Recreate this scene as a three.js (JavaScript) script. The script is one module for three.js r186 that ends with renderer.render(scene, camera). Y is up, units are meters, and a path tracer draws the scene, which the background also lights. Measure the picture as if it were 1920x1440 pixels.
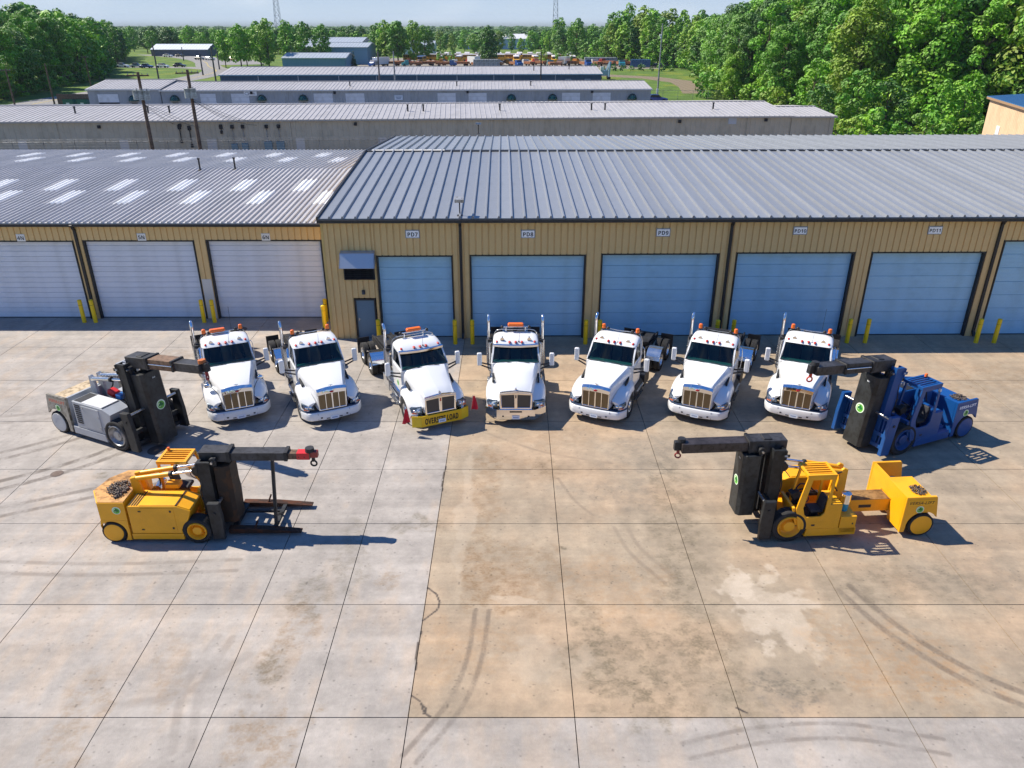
import * as THREE from 'three';
import { mergeGeometries, mergeVertices, toCreasedNormals } from 'three/addons/utils/BufferGeometryUtils.js';
import { RoundedBoxGeometry } from 'three/addons/geometries/RoundedBoxGeometry.js';

// ---------- camera, sky, sun, exposure ----------
const scene = new THREE.Scene();
const camera = new THREE.PerspectiveCamera(53.45, 4 / 3, 0.1, 8000);
camera.position.set(0, 14.3, 0);
camera.rotation.x = THREE.MathUtils.degToRad(-25.27);
const renderer = new THREE.WebGLRenderer({ antialias: true });
renderer.toneMapping = THREE.LinearToneMapping;
renderer.toneMappingExposure = 1.7;
renderer.shadowMap.enabled = true;

const SUN = new THREE.Vector3(-0.86, 1, -0.3).normalize();
{ // clear late-spring sky: pale at the horizon, deep blue overhead, a few thin clouds
  const w = 1024, h = 512, d = new Float32Array(w * h * 4);
  const hash = (x, y) => { const s = Math.sin(x * 127.1 + y * 311.7) * 43758.5453; return s - Math.floor(s); };
  const vn = (x, y, per) => { const xi = Math.floor(x), yi = Math.floor(y), fx = x - xi, fy = y - yi, m = (v) => ((v % per) + per) % per;
    const u = fx * fx * (3 - 2 * fx), v = fy * fy * (3 - 2 * fy);
    return (hash(m(xi), yi) * (1 - u) + hash(m(xi + 1), yi) * u) * (1 - v) + (hash(m(xi), yi + 1) * (1 - u) + hash(m(xi + 1), yi + 1) * u) * v; };
  for (let j = 0; j < h; j++) {
    const el = Math.PI * ((j + 0.5) / h - 0.5), s = Math.sin(el), t = Math.max(0, s);
    for (let i = 0; i < w; i++) {
      const k = Math.exp(-t * 9.0), a = 1 - Math.exp(-t * 2.2);
      let r = 0.03 * (1 - k) + 0.41 * k, g = 0.135 * (1 - k) + 0.48 * k, b = 0.37 * (1 - k) + 0.53 * k;
      r *= 1 - 0.45 * a; g *= 1 - 0.35 * a; b *= 1 - 0.18 * a;
      if (s < 0) { r = 0.15; g = 0.17; b = 0.15; }
      else {
        const u = i / w * 64, v = el * 60;
        const c = vn(u * 1, v, 64) * 0.5 + vn(u * 2, v * 2, 128) * 0.3 + vn(u * 4, v * 4, 256) * 0.2;
        const cl = Math.max(0, c - 0.56) * 1.4;
        r += (0.56 - r) * cl; g += (0.6 - g) * cl; b += (0.63 - b) * cl;
      }
      const o = (j * w + i) * 4; d[o] = r; d[o + 1] = g; d[o + 2] = b; d[o + 3] = 1;
    }
  }
  const sky = new THREE.DataTexture(d, w, h, THREE.RGBAFormat, THREE.FloatType);
  sky.mapping = THREE.EquirectangularReflectionMapping; sky.magFilter = THREE.LinearFilter; sky.needsUpdate = true;
  scene.background = sky; scene.environment = sky;
  scene.backgroundIntensity = 1; scene.environmentIntensity = 1;
}
const sun = new THREE.DirectionalLight(new THREE.Color(1, 0.92, 0.79), 4.5);
sun.position.copy(SUN).multiplyScalar(300); sun.position.add(new THREE.Vector3(0, 0, -60)); sun.target.position.set(0, 0, -60);
sun.castShadow = true; sun.shadow.mapSize.set(4096, 4096); sun.shadow.radius = 1;
Object.assign(sun.shadow.camera, { left: -160, right: 160, top: 160, bottom: -160, near: 1, far: 900 });
sun.name = 'sun'; scene.add(sun, sun.target);

// ---------- helpers ----------
let seed = 7;
const rnd = () => { seed = (seed * 1664525 + 1013904223) >>> 0; return seed / 4294967296; };
const rr = (a, b) => a + (b - a) * rnd();
const pick = (a) => a[Math.floor(rnd() * a.length)];
const used = {};
const numbered = (n) => { const k = used[n] = (used[n] ?? -1) + 1; return k ? `${n}_${String(k).padStart(3, '0')}` : n; };
const V = (x, y, z) => new THREE.Vector3(x, y, z);
const T = (g, x = 0, y = 0, z = 0, rx = 0, ry = 0, rz = 0) => { if (rx) g.rotateX(rx); if (ry) g.rotateY(ry); if (rz) g.rotateZ(rz); return g.translate(x, y, z); };
const box = (w, h, d, x, y, z, rx, ry, rz) => T(new THREE.BoxGeometry(w, h, d), x, y, z, rx, ry, rz);
const bx = (x0, x1, y0, y1, z0, z1) => box(x1 - x0, y1 - y0, z1 - z0, (x0 + x1) / 2, (y0 + y1) / 2, (z0 + z1) / 2);
const rb = (w, h, d, r, x, y, z, rx, ry, rz) => T(new RoundedBoxGeometry(w, h, d, 2, r), x, y, z, rx, ry, rz);
const rbx = (x0, x1, y0, y1, z0, z1, r = 0.02) => rb(x1 - x0, y1 - y0, z1 - z0, r, (x0 + x1) / 2, (y0 + y1) / 2, (z0 + z1) / 2);
const cy = (r0, r1, h, n, x, y, z, ax = 'y') => T(new THREE.CylinderGeometry(r0, r1, h, n), x, y, z, ax === 'z' ? Math.PI / 2 : 0, 0, ax === 'x' ? Math.PI / 2 : 0);
const sph = (r, x, y, z, sx = 1, sy = 1, sz = 1, n = 12) => new THREE.SphereGeometry(r, n, Math.ceil(n * 0.7)).scale(sx, sy, sz).translate(x, y, z);
const rod = (a, b, r, n = 8, r2 = r) => { const A = V(...a), B = V(...b), d = B.clone().sub(A), g = new THREE.CylinderGeometry(r2, r, d.length(), n);
  g.applyQuaternion(new THREE.Quaternion().setFromUnitVectors(V(0, 1, 0), d.clone().normalize())); const m = A.add(B).multiplyScalar(0.5); return g.translate(m.x, m.y, m.z); };
const beam = (a, b, w, h) => { // square bar between two points
  const A = V(...a), B = V(...b), d = B.clone().sub(A), L = d.length(), z = d.normalize(), up = Math.abs(z.y) > 0.95 ? V(0, 0, 1) : V(0, 1, 0);
  const x = V().crossVectors(up, z).normalize(), y = V().crossVectors(z, x), g = new THREE.BoxGeometry(w, h, L);
  g.applyMatrix4(new THREE.Matrix4().makeBasis(x, y, z)); const m = A.add(B).multiplyScalar(0.5); return g.translate(m.x, m.y, m.z); };
const tube = (pts, r, n = 24, k = 8) => new THREE.TubeGeometry(new THREE.CatmullRomCurve3(pts.map((p) => V(...p))), n, r, k, false);
const shape = (p) => { const s = new THREE.Shape(); p.forEach(([a, b], i) => (i ? s.lineTo(a, b) : s.moveTo(a, b))); s.closePath(); return s; };
const ext = (s, d, bev) => new THREE.ExtrudeGeometry(s, { depth: d - 2 * bev, bevelEnabled: bev > 0, bevelSize: bev, bevelThickness: bev, bevelOffset: -bev, bevelSegments: 1, curveSegments: 12 }).translate(0, 0, bev);
const prism = (pts, x0, x1, bev = 0.01, holes = []) => { const s = pts instanceof THREE.Shape ? pts : shape(pts); for (const h of holes) s.holes.push(shape(h)); return ext(s, x1 - x0, bev).rotateY(-Math.PI / 2).translate(x1, 0, 0); };   // profile in (z, y), runs along x
const plan = (pts, y0, y1, bev = 0.01) => ext(shape(pts.map(([x, z]) => [x, -z])), y1 - y0, bev).rotateX(-Math.PI / 2).translate(0, y0, 0);   // outline in (x, z), runs up
const front = (pts, z0, z1, bev = 0.005, holes = []) => { const s = shape(pts); for (const h of holes) s.holes.push(shape(h)); return ext(s, z1 - z0, bev).translate(0, 0, z0); };   // outline in (x, y), runs along z
const lathe = (pts, n = 28, ax = 'x') => { const g = new THREE.LatheGeometry(pts.map(([r, a]) => new THREE.Vector2(Math.max(r, 1e-4), a)), n); return ax === 'x' ? g.rotateZ(-Math.PI / 2) : ax === 'z' ? g.rotateX(Math.PI / 2) : g; };
function loft(rings, { closed = false, cap0 = false, cap1 = false, crease = 0.7 } = {}) {
  const n = rings[0].length, p = [], ix = [];
  for (const r of rings) for (const v of r) p.push(v[0], v[1], v[2]);
  const m = closed ? n : n - 1;
  for (let i = 0; i < rings.length - 1; i++) for (let j = 0; j < m; j++) { const a = i * n + j, b = i * n + (j + 1) % n, c = a + n, d = b + n; ix.push(a, c, b, b, c, d); }
  const fan = (r, flip) => { const o = p.length / 3; let c = [0, 0, 0]; r.forEach((v) => { c = c.map((q, k) => q + v[k] / r.length); }); p.push(...c); r.forEach((v) => p.push(...v));
    for (let j = 0; j < m; j++) { const a = o + 1 + j, b = o + 1 + (j + 1) % n; flip ? ix.push(o, b, a) : ix.push(o, a, b); } };
  if (cap0) fan(rings[0], false);
  if (cap1) fan(rings[rings.length - 1], true);
  const g = new THREE.BufferGeometry(); g.setAttribute('position', new THREE.Float32BufferAttribute(p, 3)); g.setIndex(ix);
  g.computeVertexNormals(); return toCreasedNormals(g, crease);
}
function clean(g) {
  let q = g.index ? g.toNonIndexed() : g.clone();
  if (!q.attributes.normal) q.computeVertexNormals();
  for (const k of Object.keys(q.attributes)) if (!['position', 'normal'].includes(k)) q.deleteAttribute(k);
  q.morphAttributes = {}; q.groups = []; return q;
}
function boxUV(g) { // uv in metres from the side a face points to
  const p = g.attributes.position, n = g.attributes.normal, uv = new Float32Array(p.count * 2);
  for (let i = 0; i < p.count; i += 3) {
    let ax = 0, ay = 0, az = 0; for (let k = 0; k < 3; k++) { ax += Math.abs(n.getX(i + k)); ay += Math.abs(n.getY(i + k)); az += Math.abs(n.getZ(i + k)); }
    for (let k = 0; k < 3; k++) { const j = i + k, x = p.getX(j), y = p.getY(j), z = p.getZ(j);
      const [u, v] = ay >= ax && ay >= az ? [x, -z] : ax >= az ? [z, y] : [x, y]; uv[j * 2] = u; uv[j * 2 + 1] = v; }
  }
  g.setAttribute('uv', new THREE.BufferAttribute(uv, 2)); return g;
}
const geo = (gs) => boxUV(Array.isArray(gs) ? mergeGeometries(gs.map(clean)) : clean(gs));
const add = (o, name, parent) => { o.name = parent === scene ? numbered(name) : name; parent.add(o); return o; };
function mesh(name, gs, mat, parent = scene) { const m = new THREE.Mesh(gs.isReady ? gs : geo(gs), mat); m.castShadow = m.receiveShadow = true; return add(m, name, parent); }
const ready = (gs) => { const g = geo(gs); g.isReady = true; return g; };
function group(name, parent, pos = [0, 0, 0], ry = 0) { const g = new THREE.Group(); g.position.set(...pos); g.rotation.y = ry; return add(g, name, parent); }
function tag(o, label, category, grp, kind) { o.userData.label = label; if (category) o.userData.category = category; if (grp) o.userData.group = grp; if (kind) o.userData.kind = kind; return o; }
const structure = (o) => { o.userData.kind = 'structure'; return o; };
function copyThing(o, label) { const c = o.clone(); c.name = numbered(o.name.replace(/_\d{3}$/, '')); c.userData = { ...o.userData }; if (label) c.userData.label = label; scene.add(c); return c; }
const rad = THREE.MathUtils.degToRad;

// ---------- procedural textures ----------
function noiseTile(n, base, oct, s0, gain = 0.55) { // tileable value noise, 0..1
  const out = new Float32Array(n * n); let amp = 1, tot = 0, st = s0;
  const R = () => { st = (st * 1664525 + 1013904223) >>> 0; return st / 4294967296; };
  for (let o = 0, f = base; o < oct; o++, f *= 2, amp *= gain) {
    const L = new Float32Array(f * f).map(R); tot += amp;
    for (let y = 0; y < n; y++) { const gy = y / n * f, y0 = Math.floor(gy), ty = gy - y0, v = ty * ty * (3 - 2 * ty), a = (y0 % f) * f, b = ((y0 + 1) % f) * f;
      for (let x = 0; x < n; x++) { const gx = x / n * f, x0 = Math.floor(gx), tx = gx - x0, u = tx * tx * (3 - 2 * tx), c = x0 % f, d = (x0 + 1) % f;
        out[y * n + x] += amp * ((L[a + c] * (1 - u) + L[a + d] * u) * (1 - v) + (L[b + c] * (1 - u) + L[b + d] * u) * v); } }
  }
  for (let i = 0; i < out.length; i++) out[i] /= tot; return out;
}
const N1 = noiseTile(512, 8, 6, 11), N2 = noiseTile(512, 4, 5, 23, 0.5), N3 = noiseTile(512, 64, 3, 37, 0.7);
const samp = (N, u, v) => { const x = u * 512, y = v * 512, x0 = Math.floor(x), y0 = Math.floor(y), fx = x - x0, fy = y - y0, a = x0 & 511, b = (x0 + 1) & 511, c = (y0 & 511) * 512, d = ((y0 + 1) & 511) * 512;
  return (N[c + a] * (1 - fx) + N[c + b] * fx) * (1 - fy) + (N[d + a] * (1 - fx) + N[d + b] * fx) * fy; };
const st01 = (a, b, x) => { const t = Math.min(1, Math.max(0, (x - a) / (b - a))); return t * t * (3 - 2 * t); };
function tex(n, f, { srgb = false, m = 1, wrap = true } = {}) { // f(u,v) -> [r,g,b] 0..1, m = metres per repeat
  const d = new Uint8Array(n * n * 4);
  for (let y = 0; y < n; y++) for (let x = 0; x < n; x++) { const c = f(x / n, y / n), o = (y * n + x) * 4; for (let k = 0; k < 3; k++) d[o + k] = Math.max(0, Math.min(255, c[k] * 255)); d[o + 3] = 255; }
  const t = new THREE.DataTexture(d, n, n); if (srgb) t.colorSpace = THREE.SRGBColorSpace;
  t.magFilter = THREE.LinearFilter; t.minFilter = THREE.LinearMipmapLinearFilter; t.generateMipmaps = true;
  if (wrap) { t.wrapS = t.wrapT = THREE.RepeatWrapping; t.repeat.set(1 / m, 1 / m); }
  t.needsUpdate = true; return t;
}
const g3 = (v) => [v, v, v];
const tGrime = tex(512, (u, v) => { const a = samp(N1, u, v), b = samp(N2, u + 0.3, v), s = st01(0.52, 0.72, b) * 0.16 + st01(0.6, 0.75, a) * 0.14; return [0.97 - s, 0.965 - s * 1.05, 0.955 - s * 1.2]; }, { srgb: true, m: 2.3 });
const tSoft = tex(512, (u, v) => { const a = samp(N1, u, v), b = samp(N2, u + 0.4, v), c = samp(N3, u, v); const s = 0.07 * st01(0.4, 0.7, a * 0.5 + b * 0.5) + 0.03 * c; return [1 - s, 1 - s, 1 - s * 1.1]; }, { srgb: true, m: 5.3 });
const tWorn = tex(512, (u, v) => { const a = samp(N1, u * 2, v * 2), b = samp(N2, u, v), q = samp(N3, u * 2, v * 2), s = st01(0.35, 0.85, a) * 0.3 + st01(0.38, 0.85, b) * 0.28 + st01(0.6, 0.85, q) * 0.14; return [1 - s, 1 - s * 1.05, 1 - s * 1.15]; }, { srgb: true, m: 1.7 });
const tRough = tex(256, (u, v) => g3(0.55 + 0.45 * samp(N1, u, v)), { m: 1.3 });
const tBump = tex(512, (u, v) => g3(samp(N3, u, v) * 0.5 + samp(N1, u * 2, v * 2) * 0.5), { m: 1.1 });
const tRust = tex(512, (u, v) => { const a = samp(N1, u, v), b = samp(N2, u, v), s = st01(0.45, 0.6, a * 0.6 + b * 0.4), q = samp(N3, u, v); return [0.62 + s * 0.3 + q * 0.08, 0.5 + s * 0.14 + q * 0.08, 0.42 - s * 0.02 + q * 0.06]; }, { srgb: true, m: 1.4 });
const rgb = (r, g, b) => new THREE.Color().setRGB(r, g, b);
const mat = (c, roughness = 0.6, metalness = 0, o = {}) => new THREE.MeshStandardMaterial({ color: Array.isArray(c) ? rgb(...c) : c, roughness, metalness, ...o });
const phys = (c, roughness, metalness, o = {}) => new THREE.MeshPhysicalMaterial({ color: Array.isArray(c) ? rgb(...c) : c, roughness, metalness, ...o });
const paint = (c, o = {}) => phys(c, 0.48, 0, { map: tSoft, clearcoat: 0.18, clearcoatRoughness: 0.25, ...o });
const M = {
  white: phys([0.72, 0.73, 0.735], 0.3, 0, { clearcoat: 0.8, clearcoatRoughness: 0.06 }),
  chrome: mat([0.82, 0.83, 0.85], 0.1, 1), steel: mat([0.5, 0.5, 0.5], 0.38, 0.9, { roughnessMap: tRough }), alu: mat([0.7, 0.71, 0.72], 0.28, 0.95, { roughnessMap: tRough }),
  black: mat([0.018, 0.018, 0.02], 0.5), rubber: mat([0.022, 0.022, 0.023], 0.85, 0, { bumpMap: tBump, bumpScale: 0.002, map: tGrime }), plastic: mat([0.03, 0.03, 0.032], 0.55),
  frame: mat([0.025, 0.026, 0.03], 0.6, 0.1, { map: tWorn }), dash: mat([0.12, 0.42, 0.34], 0.6), seat: mat([0.03, 0.03, 0.035], 0.75), dark: mat([0.012, 0.013, 0.016], 0.6),
  glass: phys([0.2, 0.3, 0.31], 0.03, 0, { transmission: 1, thickness: 0, ior: 1.5, side: THREE.DoubleSide }),
  lens: phys([0.8, 0.86, 0.9], 0.05, 0, { transmission: 0.9, thickness: 0, side: THREE.DoubleSide }),
  amber: phys([0.85, 0.16, 0.015], 0.25, 0, { clearcoat: 0.6 }), red: mat([0.6, 0.02, 0.025], 0.45), redLamp: phys([0.5, 0.03, 0.02], 0.25, 0),
  mesh: mat([0.2, 0.145, 0.075], 0.5, 0.6, { bumpMap: tBump, bumpScale: 0.004 }), meshDark: mat([0.08, 0.08, 0.08], 0.5, 0.6, { bumpMap: tBump, bumpScale: 0.004 }),  // mesh: chrome screen, the tan ground's reflection painted in as brown
  galv: mat([0.42, 0.43, 0.44], 0.5, 0.6, { map: tWorn }), wood: mat([0.16, 0.11, 0.075], 0.9, 0, { map: tWorn }), rust: mat([0.5, 0.36, 0.26], 0.85, 0.1, { map: tRust }),
  yellowPost: paint([0.95, 0.64, 0.004]), concrete: mat([0.42, 0.4, 0.37], 0.9, 0, { map: tWorn }),
};
// flat print: words or an emblem drawn on a small plate
function print(w, h, draw, o = {}) { const c = document.createElement('canvas'); c.width = w; c.height = h; draw(c.getContext('2d'), w, h); const t = new THREE.CanvasTexture(c); t.colorSpace = THREE.SRGBColorSpace; t.anisotropy = 4; return mat([1, 1, 1], 0.5, 0, { map: t, ...o }); }
function plate(name, w, h, m, parent, pos, rot = [0, 0, 0]) { const g = new THREE.PlaneGeometry(w, h), o = new THREE.Mesh(g, m); o.castShadow = false; o.receiveShadow = true; o.position.set(...pos); o.rotation.set(...rot, 'YXZ'); return add(o, name, parent); }
const word = (s, fg, bg, font = 'bold', border) => (x, w, h) => { if (bg) { x.fillStyle = bg; x.fillRect(0, 0, w, h); } if (border) { x.strokeStyle = border; x.lineWidth = h * 0.06; x.strokeRect(h * 0.03, h * 0.03, w - h * 0.06, h - h * 0.06); }
  x.fillStyle = fg; x.textAlign = 'center'; x.textBaseline = 'middle'; let f = h * 0.72; x.font = `${font} ${f}px sans-serif`; const tw = x.measureText(s).width; if (tw > w * 0.88) { f *= w * 0.88 / tw; x.font = `${font} ${f}px sans-serif`; } x.fillText(s, w / 2, h * 0.54); };
// ---------- the ground ----------
{
  const tGrass = tex(512, (u, v) => { const a = samp(N1, u, v), b = samp(N2, u, v), c = samp(N3, u, v), d = st01(0.5, 0.68, b); return [0.2 + 0.16 * a + 0.1 * d + 0.06 * c, 0.3 + 0.16 * a + 0.04 * d + 0.08 * c, 0.045 + 0.06 * a + 0.02 * c]; }, { srgb: true, m: 23 });
  tGrass.repeat.set(1 / 23, 1 / 23);
  const grass = mat([1, 1, 1], 0.95, 0, { map: tGrass, bumpMap: tBump, bumpScale: 0.06 });
  structure(mesh('ground', T(new THREE.PlaneGeometry(7000, 7000, 1, 1), 0, -0.06, -2000, -Math.PI / 2), grass));
  const asphalt = mat([0.2, 0.195, 0.19], 0.9, 0, { map: tWorn, bumpMap: tBump, bumpScale: 0.01 });
  const sheet = (name, pts, y, m) => structure(mesh(name, new THREE.ShapeGeometry(shape(pts.map(([x, z]) => [x, -z]))).rotateX(-Math.PI / 2).translate(0, y, 0), m));
  sheet('asphalt_lot', [[-78, -36], [70, -36], [46, -104], [42, -125], [36, -150], [32, -163], [26, -182], [-62, -182], [-80, -170], [-80, -140], [-84, -60]], -0.05, asphalt);
  const gravel = mat([0.3, 0.27, 0.23], 0.95, 0, { map: tWorn, bumpMap: tBump, bumpScale: 0.03 });
  sheet('gravel_yard', [[-58, -292], [52, -292], [64, -330], [30, -385], [-62, -385]], -0.05, gravel);
  const dirt = mat([0.25, 0.2, 0.13], 0.95, 0, { map: tWorn });
  sheet('dirt_track', [[26, -262], [44, -246], [52, -222], [49, -200], [43, -186], [39, -186], [42, -206], [43, -222], [38, -238], [26, -250]], -0.045, dirt);
  // road: a ribbon along a centre line, with its edge lines
  const roadM = mat([0.3, 0.295, 0.29], 0.9, 0, { map: tWorn });
  const ribbon = (pts, w, y, off = 0) => { const c = new THREE.CatmullRomCurve3(pts.map(([x, z]) => V(x, y, z))), L = [], R = []; for (let i = 0; i <= 80; i++) { const p = c.getPoint(i / 80), t = c.getTangent(i / 80), n = V(-t.z, 0, t.x).normalize(); const a = p.clone().addScaledVector(n, off - w / 2), b = p.clone().addScaledVector(n, off + w / 2); L.push([a.x, y, a.z]); R.push([b.x, y, b.z]); } return loft([L, R]); };
  const main = [[-84, -95], [-92, -140], [-95.5, -170], [-95, -205], [-94, -240], [-99, -275], [-114, -310], [-128, -345], [-150, -385], [-190, -430]];
  const road = structure(mesh('road', ribbon(main, 9, -0.04), roadM));
  for (const s of [-0.14, 0.14]) mesh('centre_line', ribbon(main, 0.12, -0.034, s), mat([0.55, 0.4, 0.05], 0.8), road);
  structure(mesh('side_road', ribbon([[-97, -282], [-118, -300], [-150, -304], [-190, -300]], 9, -0.036), roadM));
  structure(mesh('parking_lot', ribbon([[-105, -322], [-120, -352], [-150, -392], [-160, -408]], 18, -0.03), roadM));
  sheet('car_park', [[-118, -350], [-104, -350], [-120, -372], [-150, -372]], -0.046, roadM);
}
// ---------- concrete yard: one slab per bay, open joints between ----------
{
  const X0 = -42, X1 = 42, Z0 = -44, Z1 = -2;
  // marks on the concrete, in metres: [x, z, rx, rz, turn, strength, colour]
  const B = [], dk = [0.42, 0.38, 0.29], br = [0.6, 0.46, 0.31], wh = [0.97, 0.9, 0.81], gy = [0.5, 0.48, 0.45], or = [0.8, 0.6, 0.4];
  const blob = (x, z, rx, rz, t, s, c) => B.push([x, z, rx, rz, Math.cos(t), Math.sin(t), s, c]);
  blob(7.0, -16.0, 0.9, 1.5, -0.25, 0.95, wh); blob(6.5, -16.9, 0.55, 0.8, 0, 0.9, wh); blob(7.5, -15.2, 0.75, 0.6, 0, 0.5, wh);
  blob(4.9, -15.2, 0.7, 2.7, -0.16, 0.55, dk); blob(5.2, -20.6, 0.7, 3.6, 0.1, 0.55, dk); blob(4.7, -24.4, 1.3, 1.6, 0, 0.45, gy); blob(2.9, -14.4, 1.7, 1.0, 0, 0.6, dk); blob(3.1, -13.1, 1.3, 0.8, 0, 0.6, dk); blob(2.0, -15.2, 0.45, 1.2, 0, 0.5, dk);
  blob(6.3, -13.2, 0.75, 0.6, 0, 0.8, gy); blob(6.9, -13.4, 1.3, 0.35, 0, 0.45, dk); blob(3.4, -21.8, 1.4, 0.8, 0.2, 0.4, gy); blob(11.2, -17.0, 2.4, 0.9, 0, 0.4, dk); blob(13.5, -17.8, 2.0, 1.3, 0, 0.3, gy);
  blob(-0.9, -21.5, 0.45, 4.2, 0.02, 0.5, br); blob(0.2, -17.4, 1.6, 1.5, 0, 0.55, br); blob(-0.6, -16.9, 0.9, 0.9, 0, 0.6, br); blob(-1.5, -21, 0.25, 3.4, 0, 0.4, wh); blob(0.4, -23.4, 1.7, 0.6, 0.3, 0.4, br); blob(1.3, -23.2, 0.7, 0.7, 0, 0.35, dk);
  blob(-1.1, -14.6, 0.9, 0.9, 0, 0.4, or); blob(2.9, -17.2, 1.4, 1.6, 0, 0.4, or); blob(9.4, -14.6, 2.2, 1.2, 0.3, 0.5, or); blob(10.2, -13.6, 1.6, 0.8, 0, 0.4, or); blob(0.0, -16.4, 0.6, 0.2, 0, 0.7, wh); blob(0.7, -14.2, 1.0, 0.7, 0, 0.35, wh);
  blob(-5.8, -15.0, 0.5, 1.5, 0.15, 0.6, br); blob(-5.9, -14.0, 0.35, 0.6, 0, 0.7, dk); blob(-5.5, -16.6, 0.6, 0.8, 0, 0.5, dk); blob(-5.4, -12.0, 0.8, 0.8, 0, 0.7, br); blob(-4.8, -18.2, 0.5, 1.4, -0.2, 0.4, dk); blob(-3.4, -17.2, 0.4, 0.7, 0, 0.5, br);
  blob(-9.9, -12.2, 0.5, 1.6, -0.2, 0.5, br); blob(-8.5, -14.2, 0.35, 1.2, -0.3, 0.35, br); blob(-3.0, -19.9, 0.9, 0.4, 0, 0.6, dk); blob(-18, -31.5, 2.4, 1.3, 0.5, 0.45, br); blob(-15.5, -33.2, 1.8, 1.1, 0, 0.4, br); blob(-24, -29, 3, 1.6, 0, 0.35, br); blob(-21.5, -24, 2, 1.3, 0, 0.25, wh);
  blob(-14.5, -22.8, 0.25, 0.18, 0, 0.9, dk); blob(-11.9, -23.2, 0.3, 0.2, 0, 0.7, dk); blob(-20.5, -22.5, 0.9, 0.25, 0.4, 0.5, gy); blob(17.5, -29.6, 3.0, 1.1, 0.2, 0.4, br); blob(22, -31, 2.5, 1.3, 0, 0.4, br); blob(14, -22.6, 2.5, 0.7, 0, 0.25, gy); blob(20, -27.8, 2, 0.5, 0.3, 0.35, gy);
  blob(1.6, -25.4, 1.6, 0.7, 0, 0.3, br); blob(8.8, -23.6, 1.5, 0.9, 0, 0.25, br); blob(1.55, -18.7, 0.1, 0.08, 0, 1, dk); blob(16.5, -14.5, 2.5, 1.2, 0, 0.35, or); blob(1.0, -31.5, 1.6, 1.0, 0, 0.3, br); blob(-14, -36.9, 0.4, 0.25, 0, 0.9, dk);
  // tyre marks: polylines with half-width, strength
  const tracks = [];
  const track = (pts, w, s, g = 0) => { const c = new THREE.CatmullRomCurve3(pts.map(([x, z]) => V(x, 0, z))), q = c.getPoints(60); for (const o of g ? [-g, g] : [0]) tracks.push([q.map((p, i) => { const t = c.getTangent(i / 60); return [p.x - t.z * o, p.z + t.x * o]; }), w, s]); };
  track([[-30, -18.8], [-21, -20.6], [-16, -23.2], [-13.4, -26]], 0.11, 0.75, 0.3); track([[-30, -18.0], [-20, -19.6], [-14, -22.0]], 0.07, 0.6); track([[-26, -16.5], [-17, -20.4], [-12.2, -22.6]], 0.09, 0.6, 0.28); track([[-24, -21.5], [-18, -24.6], [-14.8, -27.6]], 0.1, 0.6, 0.28); track([[-28, -26.5], [-20, -27], [-15, -28.6]], 0.1, 0.35, 0.3); track([[-17, -17.9], [-12, -17.7], [-8, -17.9]], 0.07, 0.35, 0.25);
  track([[9.3, -16.9], [10.0, -15.2], [11.2, -13.6], [12.6, -12.6]], 0.09, 0.55, 0.22); track([[-0.8, -16.0], [-0.95, -14.2], [-1.3, -12.9], [-2.2, -11.4]], 0.06, 0.5, 0.18); track([[3.8, -11.6], [5.5, -12.0], [7.5, -12.1], [9.5, -11.7]], 0.05, 0.4, 0.2); track([[-7.4, -15], [-7.6, -13.4], [-7.2, -11.6]], 0.1, 0.25, 0.2); track([[-9.6, -12.7], [-7.8, -13.2], [-6.6, -14.4]], 0.12, 0.2);
  track([[3.4, -19.8], [3.7, -18.6], [4.5, -17.2]], 0.06, 0.25, 0.2); track([[1.6, -22.6], [2.1, -21.2], [2.6, -20.4]], 0.05, 0.3); track([[-1.2, -26], [1.2, -24.4], [3.6, -23.6]], 0.06, 0.25);
  const cracks = [[[-2.36, -16.9], [-2.1, -16.65], [-1.97, -16.3], [-2.02, -16.0], [-2.2, -15.8], [-2.36, -15.6]], [[-2.36, -13.1], [-2.15, -12.95], [-2.05, -12.7], [-1.95, -12.55], [-1.85, -12.5]], [[-2.1, -12.85], [-1.98, -12.72], [-2.02, -12.58]], [[5.4, -12.6], [5.2, -12.75]], [[-2.36, -23.4], [-2.42, -22.5], [-2.36, -21.8]], [[-2.37, -15.2], [-2.4, -14.4], [-2.35, -13.9]]];
  const W = 2048, H = 1280, buf = new Uint8Array(W * H * 4), ov = new Float32Array(W * H);
  const line = (pts, w, s) => { for (let i = 0; i + 1 < pts.length; i++) { const [ax, az] = pts[i], [ex, ez] = pts[i + 1], L = Math.hypot(ex - ax, ez - az) || 1e-6;
    const px = (x) => (x - X0) / (X1 - X0) * W, pz = (z) => (z - Z0) / (Z1 - Z0) * H, i0 = Math.floor(px(Math.min(ax, ex) - w * 1.6)), i1 = Math.ceil(px(Math.max(ax, ex) + w * 1.6)), j0 = Math.floor(pz(Math.min(az, ez) - w * 1.6)), j1 = Math.ceil(pz(Math.max(az, ez) + w * 1.6));
    for (let j = Math.max(0, j0); j <= Math.min(H - 1, j1); j++) for (let k = Math.max(0, i0); k <= Math.min(W - 1, i1); k++) { const x = X0 + (k + 0.5) / W * (X1 - X0), z = Z0 + (j + 0.5) / H * (Z1 - Z0), t = Math.min(1, Math.max(0, ((x - ax) * (ex - ax) + (z - az) * (ez - az)) / (L * L))), q = Math.hypot(x - ax - t * (ex - ax), z - az - t * (ez - az));
      const v = s * st01(w * 1.5, w * 0.6, q); if (v > ov[j * W + k]) ov[j * W + k] = v; } } };
  for (const [p, w, s] of tracks) line(p, w, s);
  for (const c of cracks) line(c, 0.022, 0.95);
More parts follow.
